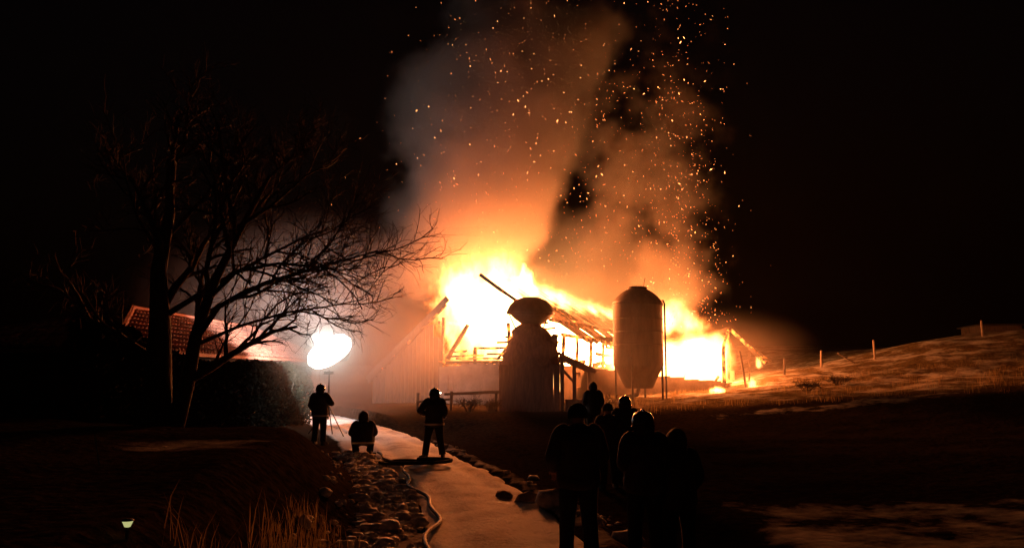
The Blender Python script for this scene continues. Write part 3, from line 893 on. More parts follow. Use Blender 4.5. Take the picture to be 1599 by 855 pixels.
# ------------------------------------------------------------------ snow clods along the track
def clod_geo(rnd, r):
    vs = []; fs = []
    n, mrow = 8, 4
    off = rnd.uniform(0, 99)
    for i in range(mrow + 1):
        ph = math.pi * i / mrow
        for j in range(n):
            th = 2 * math.pi * j / n
            d = Vector((math.sin(ph) * math.cos(th), math.sin(ph) * math.sin(th), math.cos(ph)))
            k = r * (1 + 0.45 * noise.noise(d * 1.6 + Vector((off, 0, 0))))
            vs.append(d * k)
    for i in range(mrow):
        for j in range(n):
            a = i*n + j; b = i*n + (j+1) % n
            fs.append((a, a + n, b + n, b))
    return vs, fs
def make_clods():
    rnd = random.Random(31)
    left, right = MB(), MB()
    for k in range(700):
        y = rnd.uniform(7, 21.5); u = rnd.uniform(0.0, 1.0) if rnd.random() < .8 else rnd.uniform(0, 1.5)
        r = rnd.uniform(.025, .08) if rnd.random() < .85 else rnd.uniform(.08, .15)
        x = road_c(y) - ROAD_H - u - 0.02
        vs, fs = clod_geo(rnd, r); c = Vector((x, y, ground_z(x, y) + r * .1))
        sx, sy, sz = rnd.uniform(.8, 1.5), rnd.uniform(.8, 1.5), rnd.uniform(.45, .8)
        left.add([c + Vector((v.x*sx, v.y*sy, v.z*sz)) for v in vs], fs)
    for k in range(110):
        y = rnd.uniform(7, 24) if k < 22 else rnd.gauss(13.6, .8); v_ = abs(rnd.gauss(.2, .45)) + 0.02
        r = rnd.uniform(.02, .07) if rnd.random() < .85 else rnd.uniform(.07, .13)
        x = road_c(y) + ROAD_H + v_
        vs, fs = clod_geo(rnd, r); c = Vector((x, y, ground_z(x, y) + r * .1))
        right.add([c + Vector((v.x*1.2, v.y*1.2, v.z*.65)) for v in vs], fs)
    tag(left.build("snow_clods", M['snow'], smooth=True), "churned lumps of dirty snow along the left verge of the track", "snow", kind="stuff")
    tag(right.build("snow_ridge_clods", M['snow'], smooth=True), "lumps of dirty snow along the right verge of the track", "snow", kind="stuff")
make_clods()
def make_rocks():
    rnd = random.Random(44)
    for i, (x, y, r, lab) in enumerate(((0.72, 13.3, .26, "pale snow-covered rock beside the track, nearest to the onlookers"),
                                        (0.30, 13.9, .20, "grey rock at the track edge left of the pale snow-covered rock"),
                                        (-0.15, 14.5, .15, "small rock at the right track edge behind two larger rocks"),
                                        (1.55, 11.0, .19, "pale rock showing between the onlookers' legs"))):
        vs, fs = clod_geo(rnd, r); mb = MB()
        mb.add([Vector((v.x*1.3, v.y, v.z*.85)) for v in vs], fs)
        o = mb.build("rock", M['snow'] if i in (0, 3) else M['stone'], smooth=True)
        o.location = (x, y, ground_z(x, y) + r * .25)
        tag(o, lab, "rock", "rocks along the track edge")
make_rocks()

# ------------------------------------------------------------------ fire hose on the track
def make_hose():
    rnd = random.Random(2)
    pts = []
    y = 6.0
    while y < 21.8:
        x = road_c(y) - ROAD_H + 0.16 + 0.10 * math.sin(y * 1.1) + 0.06 * math.sin(y * 2.7 + 1)
        pts.append((x, y, 0.055 + 0.01 * math.sin(y * 3))); y += 0.18
    o = MB().tube(pts, 0.03, 8).build("fire_hose", M['hose'], smooth=True)
    tag(o, "long grey fire hose lying along the left edge of the snowy track", "hose")
    pts = []
    for k in range(52):
        a = k * 0.36
        rr = 0.42 + 0.32 * math.sin(k * .23 + .6)
        pts.append((-2.55 + rr * math.cos(a) * 1.1 + 0.012 * k, 18.9 + rr * math.sin(a) * 0.75, 0.07 + 0.0025 * k))
    o = MB().tube(pts, 0.04, 7).build("coiled_hose", M['cloth2'], smooth=True)
    tag(o, "dark loose coils of hose on the track before the standing person", "hose")
make_hose()

# ------------------------------------------------------------------ pasture fence posts on the right, far shed
def make_pasture():
    for i, (x, y, h, lab) in enumerate(((18.9, 48.5, 1.0, "pale fence post standing on the lit rim, first right of the barn wing"),
                                        (21.9, 47.8, 1.15, "tall pale fence post in the middle of the lit rim"),
                                        (29.5, 49.5, 0.95, "short pale fence post high on the lit hill, last of the line"),
                                        (15.6, 45.5, 0.9, "charred short post right beside the end of the barn wing"))):
        g = ground_z(x, y)
        mb = MB().tube([(0, 0, -.3), (0.01, 0, h * .6), (0.02, 0, h), (0.02, 0, h + .03)], [.075, .07, .065, .03], 8)
        o = mb.build("fence_post", M['char_cold'] if i == 3 else M['postwood'])
        o.location = (x, y, g); o.rotation_euler = (random.uniform(-.05, .05), random.uniform(-.06, .06), 0)
        tag(o, lab, "fence post", "pasture fence posts on the hillside")
    x, y = 19.6, 47.6
    o = MB().beam((0, 0, .75), (1.3, .3, .05), .08, .08, 4, .02).build("fallen_rail", M['postwood'])
    o.location = (x, y, ground_z(x, y)); tag(o, "fallen fence rail slanting to the ground between two pale posts", "rail")
    # far field shed on the hill
    x, y = 42.5, 70.0
    g = ground_z(x, y)
    t = empty("field_shed", (x, y, g)); tag(t, "dim flat field shed far off above the hill", "shed")
    MB().box(-1.8, 1.8, -1.5, 1.5, -.5, 1.7).build("wall", M['board'], t)
    MB().add([(-2.0, -1.8, 1.85), (2.0, -1.8, 1.85), (2.0, 1.8, 1.7), (-2.0, 1.8, 1.7), (-2.0, -1.8, 1.75), (2.0, -1.8, 1.75), (2.0, 1.8, 1.6), (-2.0, 1.8, 1.6)],
             [(0,1,2,3), (7,6,5,4), (0,4,5,1), (1,5,6,2), (2,6,7,3), (3,7,4,0)]).build("roof", M['steel'], t)
make_pasture()

# ------------------------------------------------------------------ small things on the left bank
def small_left():
    x, y = -2.72, 5.75
    g = ground_z(x, y)
    t = empty("garden_lamp", (x, y, g)); tag(t, "small glowing yellowish garden lamp on a stake in the dark bank", "garden lamp")
    zc = max(0.10, 1.15 - g)
    MB().tube([(0, 0, -.2), (0, 0, zc - .03)], .012, 6).build("stake", M['steel'], t)
    MB().lathe([(.008, zc - .036), (.02, zc - .032), (.034, zc), (.037, zc + .008)], n=16).build("lamp_bowl", M['solar'], t, True)
    MB().lathe([(.042, zc + .009), (.04, zc + .016), (.014, zc + .024), (.003, zc + .025)], n=16).build("cap", M['steel'], t, True)
    x, y = -4.95, 9.6
    g = ground_z(x, y)
    o = MB().tube([(-.05, 0, .36), (-.01, 0, .2), (.05, 0, -.1)], [.007, .008, .008], 6).build("metal_stake", M['galv'])
    o.location = (x, y, g); tag(o, "thin shiny metal stake leaning in the dark on the bank", "stake")
small_left()

# ------------------------------------------------------------------ people
STAND = dict(pelvis=(0, 0, .97), belly=(0, .0, 1.12), chest=(0, -.01, 1.33), neck=(0, 0, 1.50), skull=(0, .02, 1.60), crown=(0, .015, 1.70),
    sho=(.18, -.01, 1.43), elb=(.27, -.05, 1.15), wri=(.22, .12, .98), hip=(.10, 0, .92), kne=(.12, .02, .50), ank=(.14, -.02, .09), toe=(.17, .15, .04))
def sym(j, over=None):
    J = {}
    for k in ('pelvis', 'belly', 'chest', 'neck', 'skull', 'crown'): J[k] = Vector(j[k])
    for k in ('sho', 'elb', 'wri', 'hip', 'kne', 'ank', 'toe'):
        v = j[k]; J[k + 'R'] = Vector(v); J[k + 'L'] = Vector((-v[0], v[1], v[2]))
    for k, v in (over or {}).items(): J[k] = Vector(v)
    return J

def ell(c, axis_d, rx, ry, n=16, side=Vector((1, 0, 0))):
    d = axis_d.normalized(); s = (side - d * side.dot(d)).normalized(); f = d.cross(s).normalized()
    return [c + s * (rx * math.cos(2*math.pi*k/n)) + f * (ry * math.sin(2*math.pi*k/n)) for k in range(n)]

def make_person(label, loc, rz, J, head='helmet', coat='cloth', coat_len=.20, bulk=1.0, tape=True, torch=False, k=1.0, hands=True, gather=None):
    t = empty("person", loc, rz)
    t.scale = (k, k, k)
    tag(t, label, "person", gather)
    names = ['pelvis', 'belly', 'chest', 'neck', 'skull', 'crown']
    rad = dict(pelvis=.145, belly=.135, chest=.155, neck=.062, skull=.092, crown=.078, sho=.078, elb=.05, wri=.036, hip=.105, kne=.064, ank=.046, toe=.04)
    vs = []; idx = {}; r = []
    def addv(nm, p, rr): idx[nm] = len(vs); vs.append(tuple(p)); r.append(rr)
    for nm in names: addv(nm, J[nm], rad[nm])
    es = [(idx[a], idx[b]) for a, b in zip(names, names[1:])]
    for s in 'RL':
        for nm in ('sho', 'elb', 'wri'): addv(nm + s, J[nm + s], rad[nm])
        m1 = J['sho' + s].lerp(J['elb' + s], .45); 
        es += [(idx['chest'], idx['sho' + s]), (idx['sho' + s], idx['elb' + s]), (idx['elb' + s], idx['wri' + s])]
        for nm in ('hip', 'kne', 'ank', 'toe'): addv(nm + s, J[nm + s], rad[nm])
        cf = J['kne' + s].lerp(J['ank' + s], .35); addv('calf' + s, cf, .066)
        es += [(idx['pelvis'], idx['hip' + s]), (idx['hip' + s], idx['kne' + s]), (idx['kne' + s], idx['calf' + s]), (idx['calf' + s], idx['ank' + s]), (idx['ank' + s], idx['toe' + s])]
    # nose
    hd = (J['crown'] - J['neck']).normalized()
    fw = Vector((0, 1, 0)); fw = (fw - hd * fw.dot(hd)).normalized()
    hc = J['skull'].lerp(J['crown'], .25)
    me = bpy.data.meshes.new("body"); me.from_pydata(vs, es, [])
    o = bpy.data.objects.new("body", me); COL.objects.link(o)
    md = o.modifiers.new("skin", 'SKIN')
    for i, rr in enumerate(r):
        me.skin_vertices[0].data[i].radius = (rr, rr)
        me.skin_vertices[0].data[i].use_root = (i == 0)
    sb = o.modifiers.new("sub", 'SUBSURF'); sb.levels = 2; sb.render_levels = 2
    dg = bpy.context.evaluated_depsgraph_get()
    nm_ = bpy.data.meshes.new_from_object(o.evaluated_get(dg))
    o.modifiers.clear(); o.data = nm_; bpy.data.meshes.remove(me); nm_.name = "body"
    nm_.materials.clear()
    for m in ('cloth2', 'skin', 'boot'): nm_.materials.append(M[m])
    nk = J['neck']
    for p in nm_.polygons:
        p.use_smooth = True
        c = p.center
        if (c - nk).dot(hd) > -.01: p.material_index = 1
        elif min((c - J['ankR']).length, (c - J['ankL']).length, (c - J['toeR']).length, (c - J['toeL']).length) < .13: p.material_index = 2
    o.parent = t
    # face, ears
    face = MB()
    side = hd.cross(fw).normalized()
    nb = hc + fw * .088
    face.add([nb + hd * .035, nb - hd * .02 + side * .017, nb - hd * .02 - side * .017, nb - hd * .015 + fw * .028, nb - hd * .03], [(0, 3, 1), (0, 2, 3), (1, 3, 4), (3, 2, 4)], 0)
    for s in (1, -1):
        e = hc + side * s * .088 - fw * .005
        face.loft([ell(e, side, .008, .018, 8, hd), ell(e + side * s * .014 - fw * .006, side, .019, .03, 8, hd), ell(e + side * s * .02 - fw * .01, side, .012, .02, 8, hd)], 0)
        ey = hc + fw * .082 + side * s * .032 + hd * .022
        face.loft([ell(ey, fw, .014, .008, 8, side), ell(ey + fw * .007, fw, .008, .005, 8, side)], 1)
    mo = hc + fw * .083 - hd * .055
    face.loft([ell(mo, fw, .024, .008, 8, side), ell(mo + fw * .006, fw, .018, .005, 8, side)], 0)
    face.build("face", [M['skin'], M['boot']], t, True)
    # jacket: torso shell plus sleeves
    jk = MB()
    pel, bel, che, nek = J['pelvis'], J['belly'], J['chest'], J['neck']
    dn = (pel - bel).normalized()
    B = bulk
    hem = pel + dn * coat_len
    spine = [(hem, .225*B, .165*B), (pel + dn * .04, .215*B, .16*B), (bel, .20*B, .15*B), (che - (che - bel) * .25, .225*B, .16*B), (che + (nek - che) * .25, .235*B, .155*B), (che + (nek - che) * .62, .19*B, .125*B), (nek - (nek - che) * .12, .095*B, .095*B), (nek + (nek - che).normalized() * .035, .085, .085)]
    rings = []
    for i, (c, a, b) in enumerate(spine):
        p0 = spine[max(0, i-1)][0]; p1 = spine[min(len(spine)-1, i+1)][0]
        ring = ell(c, p1 - p0, a, b, 20)
        ring = [q + (q - c) * (.05 * noise.noise(q * 7 + Vector(loc))) for q in ring]
        rings.append(ring)
    jk.loft(rings)
    for s in 'RL':
        sh, el, wr = J['sho' + s], J['elb' + s], J['wri' + s]
        ins = sh.lerp(nek, .45)
        pts = [ins, ins.lerp(sh, .65) + Vector((0, 0, .01)), sh.lerp(el, .10), sh.lerp(el, .35), sh.lerp(el, .75), el, el.lerp(wr, .3), el.lerp(wr, .7), wr]
        rr = [.06, .088, .098, .092, .08, .078, .074, .068, .062]
        jk.tube(pts, [x * B * (1 + .05 * random.uniform(-1, 1)) for x in rr], 12)
    jo = jk.build("jacket", M[coat], t, True)
    sm = jo.modifiers.new("sub", 'SUBSURF'); sm.levels = 2; sm.render_levels = 2
    if tape:
        c = hem.lerp(pel, .35)
        MB().loft([ell(c, dn, .219*B + .012, .163*B + .012, 20), ell(c - dn * .045, dn, .219*B + .012, .163*B + .012, 20)], cap=False).build("reflective_tape", M['refl'], jo)
        for s in 'RL':
            el, wr = J['elb' + s], J['wri' + s]
            MB().tube([el.lerp(wr, .74), el.lerp(wr, .84)], .078 * B, 12, cap=False).build("reflective_tape", M['refl'], jo)
    # loose trouser legs
    tr = MB()
    for s in 'RL':
        h_, kn, an = J['hip' + s], J['kne' + s], J['ank' + s]
        pts = [h_.lerp(pel, .2), h_.lerp(kn, .3), h_.lerp(kn, .7), kn, kn.lerp(an, .3), kn.lerp(an, .7), kn.lerp(an, .97)]
        tr.tube(pts, [x * (1 + .04 * random.uniform(-1, 1)) for x in (.128, .122, .104, .092, .09, .085, .088)], 12)
    tr.build("trousers", M['cloth2'], t, True)
    for s in 'RL':
        an, to = J['ank' + s], J['toe' + s]
        d = (to - an); d.z = 0; d = d.normalized(); sd = Vector((d.y, -d.x, 0))
        zf = to.z - .04
        bt = MB()
        def foot(c, w, z0, z1):
            return [c + sd * w + Vector((0, 0, z0 - c.z)), c + sd * w + Vector((0, 0, z1 - c.z)), c - sd * w + Vector((0, 0, z1 - c.z)), c - sd * w + Vector((0, 0, z0 - c.z))]
        bt.loft([foot(an - d * .075, .035, zf, zf + .09), foot(an, .05, zf, zf + .13), foot(an + d * .09, .052, zf, zf + .09), foot(an + d * .18, .05, zf, zf + .065), foot(an + d * .235, .03, zf, zf + .045)])
        bt.build("boot", M['boot'], t)
    # hands with five fingers
    if hands:
        for s in 'RL':
            el, wr = J['elb' + s], J['wri' + s]
            d = (wr - el).normalized(); up = Vector((0, 0, 1)); sd = d.cross(up).normalized() if abs(d.z) < .95 else Vector((1, 0, 0)); pn = sd.cross(d).normalized()
            h_ = MB()
            pc = wr + d * .02
            h_.loft([ell(pc, d, .028, .020, 10, sd), ell(pc + d * .045, d, .040, .018, 10, sd), ell(pc + d * .085, d, .042, .015, 10, sd), ell(pc + d * .095, d, .034, .009, 10, sd)])
            for q, (off, L) in enumerate(((-.03, .062), (-.01, .075), (.011, .07), (.03, .055))):
                b0 = pc + d * .082 + sd * off
                p1 = b0 + d * L * .45 - pn * .006; p2 = p1 + d * L * .3 - pn * .016; p3 = p2 + d * L * .2 - pn * .022
                h_.tube([b0, p1, p2, p3], [.0095, .009, .008, .006], 7)
            th = pc + d * .02 - sd * .034
            h_.tube([th, th + d * .03 - sd * .02, th + d * .055 - sd * .022 - pn * .012], [.012, .011, .008], 7)
            h_.build("hand", M['boot'] if tape else M['skin'], t, True)
    # headgear
    hg = MB()
    c = hc
    if head == 'helmet':
        prof = [(.132, .158, -.045), (.138, .165, -.01), (.132, .155, .05), (.105, .125, .105), (.06, .07, .135), (.01, .012, .145)]
        hg.loft([ell(c + hd * z, hd, a, b, 20, side) for a, b, z in prof])
        hg.loft([ell(c - hd * .05 - fw * .012, hd, .150, .185, 20, side), ell(c - hd * .04 - fw * .012, hd, .150, .187, 20, side)])
        ho = hg.build("helmet", M['helmet'], t, True)
        cr = MB(); cr.tube([c + fw * .13 + hd * .07, c + fw * .07 + hd * .135, c + hd * .157, c - fw * .07 + hd * .135, c - fw * .13 + hd * .07], .014, 6)
        cr.build("comb", M['helmet'], ho, True)
        fl = MB(); n = 12; ring0 = []; ring1 = []
        for q in range(n):
            a = math.pi * (1.1 + .8 * q / (n-1))
            dv = side * math.cos(a) + fw * math.sin(a)
            ring0.append(c - hd * .045 + dv * .14); ring1.append(c - hd * .17 + dv * .135)
        fl.add(ring0 + ring1, [(q, q+1, n+q+1, n+q) for q in range(n-1)])
        fl.build("neck_flap", M[coat], ho, True)
        if torch:
            lp = MB().tube([c + side * -.150 + fw * .02 + hd * .02, c + side * -.150 - fw * .03 + hd * .02], .022, 10).build("head_torch", M['head'], ho)
    elif head == 'hood':
        prof = [(.115, .13, -.13), (.135, .15, -.06), (.132, .15, .03), (.105, .13, .09), (.055, .08, .135), (.01, .02, .155)]
        hg.loft([ell(c + hd * z - fw * .018, hd, a, b, 18, side) for a, b, z in prof])
        hg.build("hood", M[coat], t, True)
    elif head == 'beanie':
        prof = [(.108, .122, -.03), (.116, .13, .0), (.112, .126, .05), (.085, .1, .1), (.045, .05, .125), (.01, .012, .13)]
        hg.loft([ell(c + hd * z, hd, a, b, 18, side) for a, b, z in prof])
        ho = hg.build("woolly_hat", M['wool'], t, True)
        MB().loft([ell(c - hd * .04, hd, .116, .13, 18, side), ell(c + hd * .008, hd, .121, .134, 18, side)]).build("cuff", M['wool'], ho, True)
    return t

def gz(x, y, d=0.0): return (x, y, ground_z(x, y) + d)
def rdz(x, y): return (x, y, 0.03)

# onlookers close to the camera, backs turned
make_person("onlooker in a long dark coat nearest the track, standing with legs slightly apart", rdz(0.78, 9.45), R(4), sym(STAND, dict(kneL=(-.13, .01, .5), ankL=(-.15, -.02, .09), toeL=(-.18, .15, .04), wriL=(-.26, .16, 1.0), elbL=(-.30, -.04, 1.16), wriR=(.14, .2, 1.0))), 'beanie', 'brown', .20, 1.2, False, k=1.03, gather="onlookers watching the fire")
make_person("onlooker in a round black helmet standing in the middle of the group", gz(1.60, 9.75), R(6), sym(STAND, dict(wriR=(.20, .2, 1.05), wriL=(-.16, .2, 1.05))), 'helmet', 'cloth', .22, 1.2, False, k=1.0, gather="onlookers watching the fire")
make_person("onlooker in a dark hooded coat at the right end of the group", gz(2.03, 9.9), R(12), sym(STAND, dict(kneR=(.14, .02, .5))), 'hood', 'brown', .26, 1.2, False, k=0.95, gather="onlookers watching the fire")
# farther ones in the gap before the silo
make_person("tall hooded onlooker silhouetted against the fire beside the shed lean-to", gz(2.55, 25.0), R(-8), sym(STAND), 'hood', 'cloth', .22, 1.15, False, k=1.0, gather="silhouettes below the silo")
make_person("bareheaded-looking onlooker in a dark cap between two others below the silo", gz(1.95, 16.2), R(10), sym(STAND), 'beanie', 'brown', .2, 1.15, False, k=0.96, gather="silhouettes below the silo")
make_person("onlooker in a square-brimmed helmet standing under the left silo leg", gz(2.35, 16.6), R(-5), sym(STAND), 'helmet', 'cloth', .2, 1.15, False, k=0.98, gather="silhouettes below the silo")
# firefighter on the track
make_person("firefighter standing astride on the snowy track with a glint on the helmet", rdz(-1.98, 20.4), R(18), sym(STAND, dict(kneR=(.16, .03, .5), kneL=(-.17, .02, .5), ankR=(.22, -.02, .09), ankL=(-.23, 0, .09), toeR=(.27, .14, .04), toeL=(-.29, .15, .04), elbL=(-.40, -.06, 1.2), wriL=(-.2, .14, 1.12), wriR=(.24, .16, 1.02))), 'helmet', 'cloth', .2, 1.15, True, torch=True, k=1.0)
# crouching firefighter
CROUCH = dict(pelvis=(0, -.05, .34), belly=(0, -.04, .46), chest=(0, .06, .66), neck=(0, .13, .82), skull=(0, .17, .90), crown=(0, .18, 1.0),
    sho=(.18, .06, .75), elb=(.30, .2, .52), wri=(.14, .36, .46), hip=(.12, 0, .32), kne=(.22, .34, .42), ank=(.17, .06, .09), toe=(.20, .22, .04))
make_person("crouching firefighter with reflective patches at the left edge of the track", rdz(-3.95, 21.3), R(12), sym(CROUCH), 'hood', 'cloth', .10, 1.2, True, k=1.06)
# firefighter in front of the floodlight
make_person("firefighter silhouetted right in front of the glaring floodlight", gz(-5.68, 23.6), R(-10), sym(STAND, dict(elbR=(.36, .0, 1.2), wriR=(.28, .22, 1.2))), 'helmet', 'cloth', .22, 1.2, True, k=1.0)

# ------------------------------------------------------------------ floodlight on a tripod mast
def make_floodlight():
    x, y = -6.35, 27.6
    g = ground_z(x, y)
    t = empty("floodlight", (x, y, g)); tag(t, "glaring white floodlight balloon on a tripod mast beside the track", "floodlight")
    for k in range(3):
        a = R(90 + 120 * k)
        MB().tube([(0, 0, 1.05), (.75 * math.cos(a), .75 * math.sin(a), -.03)], .02, 8).build("leg", M['steel'], t)
    MB().tube([(0, 0, .55), (0, 0, 1.7)], .035, 10).build("mast", M['steel'], t)
    zc = 2.90 - g
    MB().tube([(0, 0, 1.7), (0, 0, zc - .62)], .024, 10).build("mast", M['steel'], t)
    MB().lathe([(.05, 1.0), (.06, 1.02), (.06, 1.12), (.05, 1.14)], n=14).build("collar", M['steel'], t)
    ctr = Vector((0, -.05, zc))
    def head(c, am, r):
        sd = am.cross(Vector((0, 0, 1))).normalized()
        ho = MB().loft([ell(c + am * d, am, rr * r, rr * r, 20, sd) for d, rr in ((-.16, .25), (-.14, .45), (-.06, .82), (0, 1.0), (.05, 1.03))]).build("smoke_fill_head", M['steel'], t, True)
        MB().loft([ell(c + am * d, am, rr * r, rr * r, 20, sd) for d, rr in ((.052, .98), (.075, .7), (.085, .2))]).build("lens", M['lens'], ho, True)
    ax = Vector((0.80, 0.10, 0.52)).normalized(); sd = ax.cross(Vector((0, 0, 1))).normalized()
    env = []
    for q in range(15):
        f = -1 + 2 * q / 14
        rr = .45 * math.sqrt(max(0.0004, 1 - abs(f) ** 2.4))
        env.append(ell(ctr + Vector((0, 0, .02)) + ax * f * .84, ax, rr, rr, 28, sd))
    eo = MB().loft(env).build("lamp_envelope", M['lens'], t, True)
    MB().beam(ctr + Vector((-.16, 0, -.72)), ctr + Vector((.16, 0, -.72)), .16, .1).build("ballast_box", M['steel'], t)
    # two unseen heads turned back towards the barn, added to light the smoke
    aim2 = Vector((-0.33, 0.88, 0.27)).normalized()
    for u_ in (-.3, .3):
        head(ctr + Vector((u_, .80, -.1)), aim2, .24)
    # beam of the added rear heads, brightens the smoke behind the lamp
    for nm, am, off, e, spr in (("smoke_fill_beam", aim2, 1.15, 3200, 100),):
        ld = bpy.data.lights.new(nm, 'AREA')
        ld.shape = 'ELLIPSE'; ld.size = .8; ld.size_y = .5
        ld.energy = e * LAMP_POWER; ld.color = (.94, .98, 1.0); ld.spread = R(spr)
        lo = bpy.data.objects.new(nm, ld); COL.objects.link(lo)
        lo.location = Vector((x, y, g)) + ctr + am * off
        lo.rotation_euler = am.to_track_quat('-Z', 'Y').to_euler()
make_floodlight()

# ------------------------------------------------------------------ fire and smoke
class X:
    """small wrapper: arithmetic on field sockets"""
    tree = None
    def __init__(self, s): self.s = s
    @staticmethod
    def m(op, *a, clamp=False):
        n = X.tree.nodes.new("ShaderNodeMath"); n.operation = op; n.use_clamp = clamp
        for i, v in enumerate(a):
            if isinstance(v, X): X.tree.links.new(v.s, n.inputs[i])
            else: n.inputs[i].default_value = v
        return X(n.outputs[0])
    def __add__(self, o): return X.m('ADD', self, o)
    def __radd__(self, o): return X.m('ADD', o, self)
    def __sub__(self, o): return X.m('SUBTRACT', self, o)
    def __rsub__(self, o): return X.m('SUBTRACT', o, self)
    def __mul__(self, o): return X.m('MULTIPLY', self, o)
    def __rmul__(self, o): return X.m('MULTIPLY', o, self)
    def __truediv__(self, o): return X.m('DIVIDE', self, o)
    def max(self, o): return X.m('MAXIMUM', self, o)
    def min(self, o): return X.m('MINIMUM', self, o)
    def sqrt(self): return X.m('SQRT', self)
    def clamp(self): return X.m('ADD', self, 0.0, clamp=True)
    def ss(self, a, b):
        n = X.tree.nodes.new("ShaderNodeMapRange"); n.interpolation_type = 'SMOOTHSTEP'
        lo, hi, t0, t1 = (a, b, 0.0, 1.0) if a < b else (b, a, 1.0, 0.0)
        n.inputs[1].default_value = lo; n.inputs[2].default_value = hi; n.inputs[3].default_value = t0; n.inputs[4].default_value = t1
        X.tree.links.new(self.s, n.inputs[0]); return X(n.outputs[0])

def field_noise(x, y, z, scale, detail=4, rough=.55):
    c = X.tree.nodes.new("ShaderNodeCombineXYZ")
    for i, v in enumerate((x, y, z)): X.tree.links.new(v.s, c.inputs[i])
    n = X.tree.nodes.new("ShaderNodeTexNoise"); n.inputs["Scale"].default_value = scale; n.inputs["Detail"].default_value = detail; n.inputs["Roughness"].default_value = rough
    X.tree.links.new(c.outputs[0], n.inputs["Vector"])
    return X(n.outputs[0])

def volume_object(name, mat, lo, hi, voxel, fn):
    """a grid of density filled from a field, as one volume"""
    tr = bpy.data.node_groups.new(name + "_field", 'GeometryNodeTree')
    tr.interface.new_socket("Geometry", in_out='INPUT', socket_type='NodeSocketGeometry')
    tr.interface.new_socket("Geometry", in_out='OUTPUT', socket_type='NodeSocketGeometry')
    X.tree = tr
    p = tr.nodes.new("GeometryNodeInputPosition"); sp = tr.nodes.new("ShaderNodeSeparateXYZ")
    tr.links.new(p.outputs[0], sp.inputs[0])
    d = fn(X(sp.outputs[0]), X(sp.outputs[1]), X(sp.outputs[2]))
    vc = tr.nodes.new("GeometryNodeVolumeCube")
    tr.links.new(d.s, vc.inputs["Density"])
    vc.inputs["Min"].default_value = lo; vc.inputs["Max"].default_value = hi
    for i, ax in enumerate("XYZ"): vc.inputs["Resolution " + ax].default_value = max(8, int((hi[i] - lo[i]) / voxel))
    sm = tr.nodes.new("GeometryNodeSetMaterial"); sm.inputs["Material"].default_value = mat
    tr.links.new(vc.outputs[0], sm.inputs[0])
    out = tr.nodes.new("NodeGroupOutput"); tr.links.new(sm.outputs[0], out.inputs[0])
    me = bpy.data.meshes.new(name)
    me.from_pydata([lo, hi], [], [])
    me.materials.append(mat)
    o = bpy.data.objects.new(name, me); COL.objects.link(o)
    md = o.modifiers.new("field", 'NODES'); md.node_group = tr
    return o

def flame_mat(name, k):
    m = bpy.data.materials.new(name); m.use_nodes = True
    n = m.node_tree.nodes; l = m.node_tree.links
    n.remove(n["Principled BSDF"])
    at = n.new("ShaderNodeAttribute"); at.attribute_name = "density"
    r = n.new("ShaderNodeValToRGB")
    e = r.color_ramp.elements
    e[0].position = 0.0; e[0].color = (1.0, .16, .015, 1)
    e[1].position = 1.0; e[1].color = (1.0, .60, .20, 1)
    q = r.color_ramp.elements.new(.45); q.color = (1.0, .36, .06, 1)
    l.new(at.outputs["Fac"], r.inputs[0])
    mu = n.new("ShaderNodeMath"); mu.operation = 'MULTIPLY'; mu.inputs[1].default_value = k
    l.new(at.outputs["Fac"], mu.inputs[0])
    em = n.new("ShaderNodeEmission"); l.new(r.outputs[0], em.inputs[0]); l.new(mu.outputs[0], em.inputs[1])
    l.new(em.outputs[0], n["Material Output"].inputs["Volume"])
    return m

def smoke_mat(name, col, k):
    m = bpy.data.materials.new(name); m.use_nodes = True
    n = m.node_tree.nodes; l = m.node_tree.links
    n.remove(n["Principled BSDF"])
    at = n.new("ShaderNodeAttribute"); at.attribute_name = "density"
    mu = n.new("ShaderNodeMath"); mu.operation = 'MULTIPLY'; mu.inputs[1].default_value = k
    l.new(at.outputs["Fac"], mu.inputs[0])
    pv = n.new("ShaderNodeVolumePrincipled"); pv.inputs["Color"].default_value = (*col, 1); pv.inputs["Density Attribute"].default_value = ""
    pv.inputs["Anisotropy"].default_value = 0.25
    l.new(mu.outputs[0], pv.inputs["Density"])
    l.new(pv.outputs[0], n["Material Output"].inputs["Volume"])
    return m

def fire_light(loc, e, r=.7):
    ld = bpy.data.lights.new("fire_light", 'POINT'); ld.energy = e * FIRE_POWER; ld.color = FIRE; ld.shadow_soft_size = r
    o = bpy.data.objects.new("fire_light", ld); o.location = loc; COL.objects.link(o)

def blobs(bl, amp, ns, zs=.5, gain=3.6, seed=0.0, bias=0.0):
    """flame shape: ellipsoids broken up by upward-stretched noise"""
    def fn(x, y, z):
        n = field_noise(x + seed, y + seed, z * zs - seed, ns, 5, .68)
        n2 = field_noise(x + seed, y, z * .7, ns * .45, 2, .5)
        b = None
        for (cx, cy_, cz, rx, ry, rz_) in bl:
            dx = (x - cx) * (1 / rx); dy = (y - cy_) * (1 / ry); dz = (z - cz) * (1 / rz_)
            q = 1.0 - (dx * dx + dy * dy + dz * dz).sqrt()
            b = q if b is None else b.max(q)
        return ((b + (n - .5) * amp * 2.6 + (n2 - .5) * amp * 1.2 + bias) * gain).clamp()
    return fn

FM = flame_mat("flame_glow", 2.6)
FMS = flame_mat("small_flame_glow", 9.0)
def W(a, b, z): return tuple(bw(a, b, z))
def ub(pts, m=.5):
    lo = [1e9] * 3; hi = [-1e9] * 3
    for (cx, cy_, cz, rx, ry, rz_) in pts:
        for i, (c, r) in enumerate(((cx, rx), (cy_, ry), (cz, rz_))):
            lo[i] = min(lo[i], c - r - m); hi[i] = max(hi[i], c + r + m)
    return tuple(lo), tuple(hi)

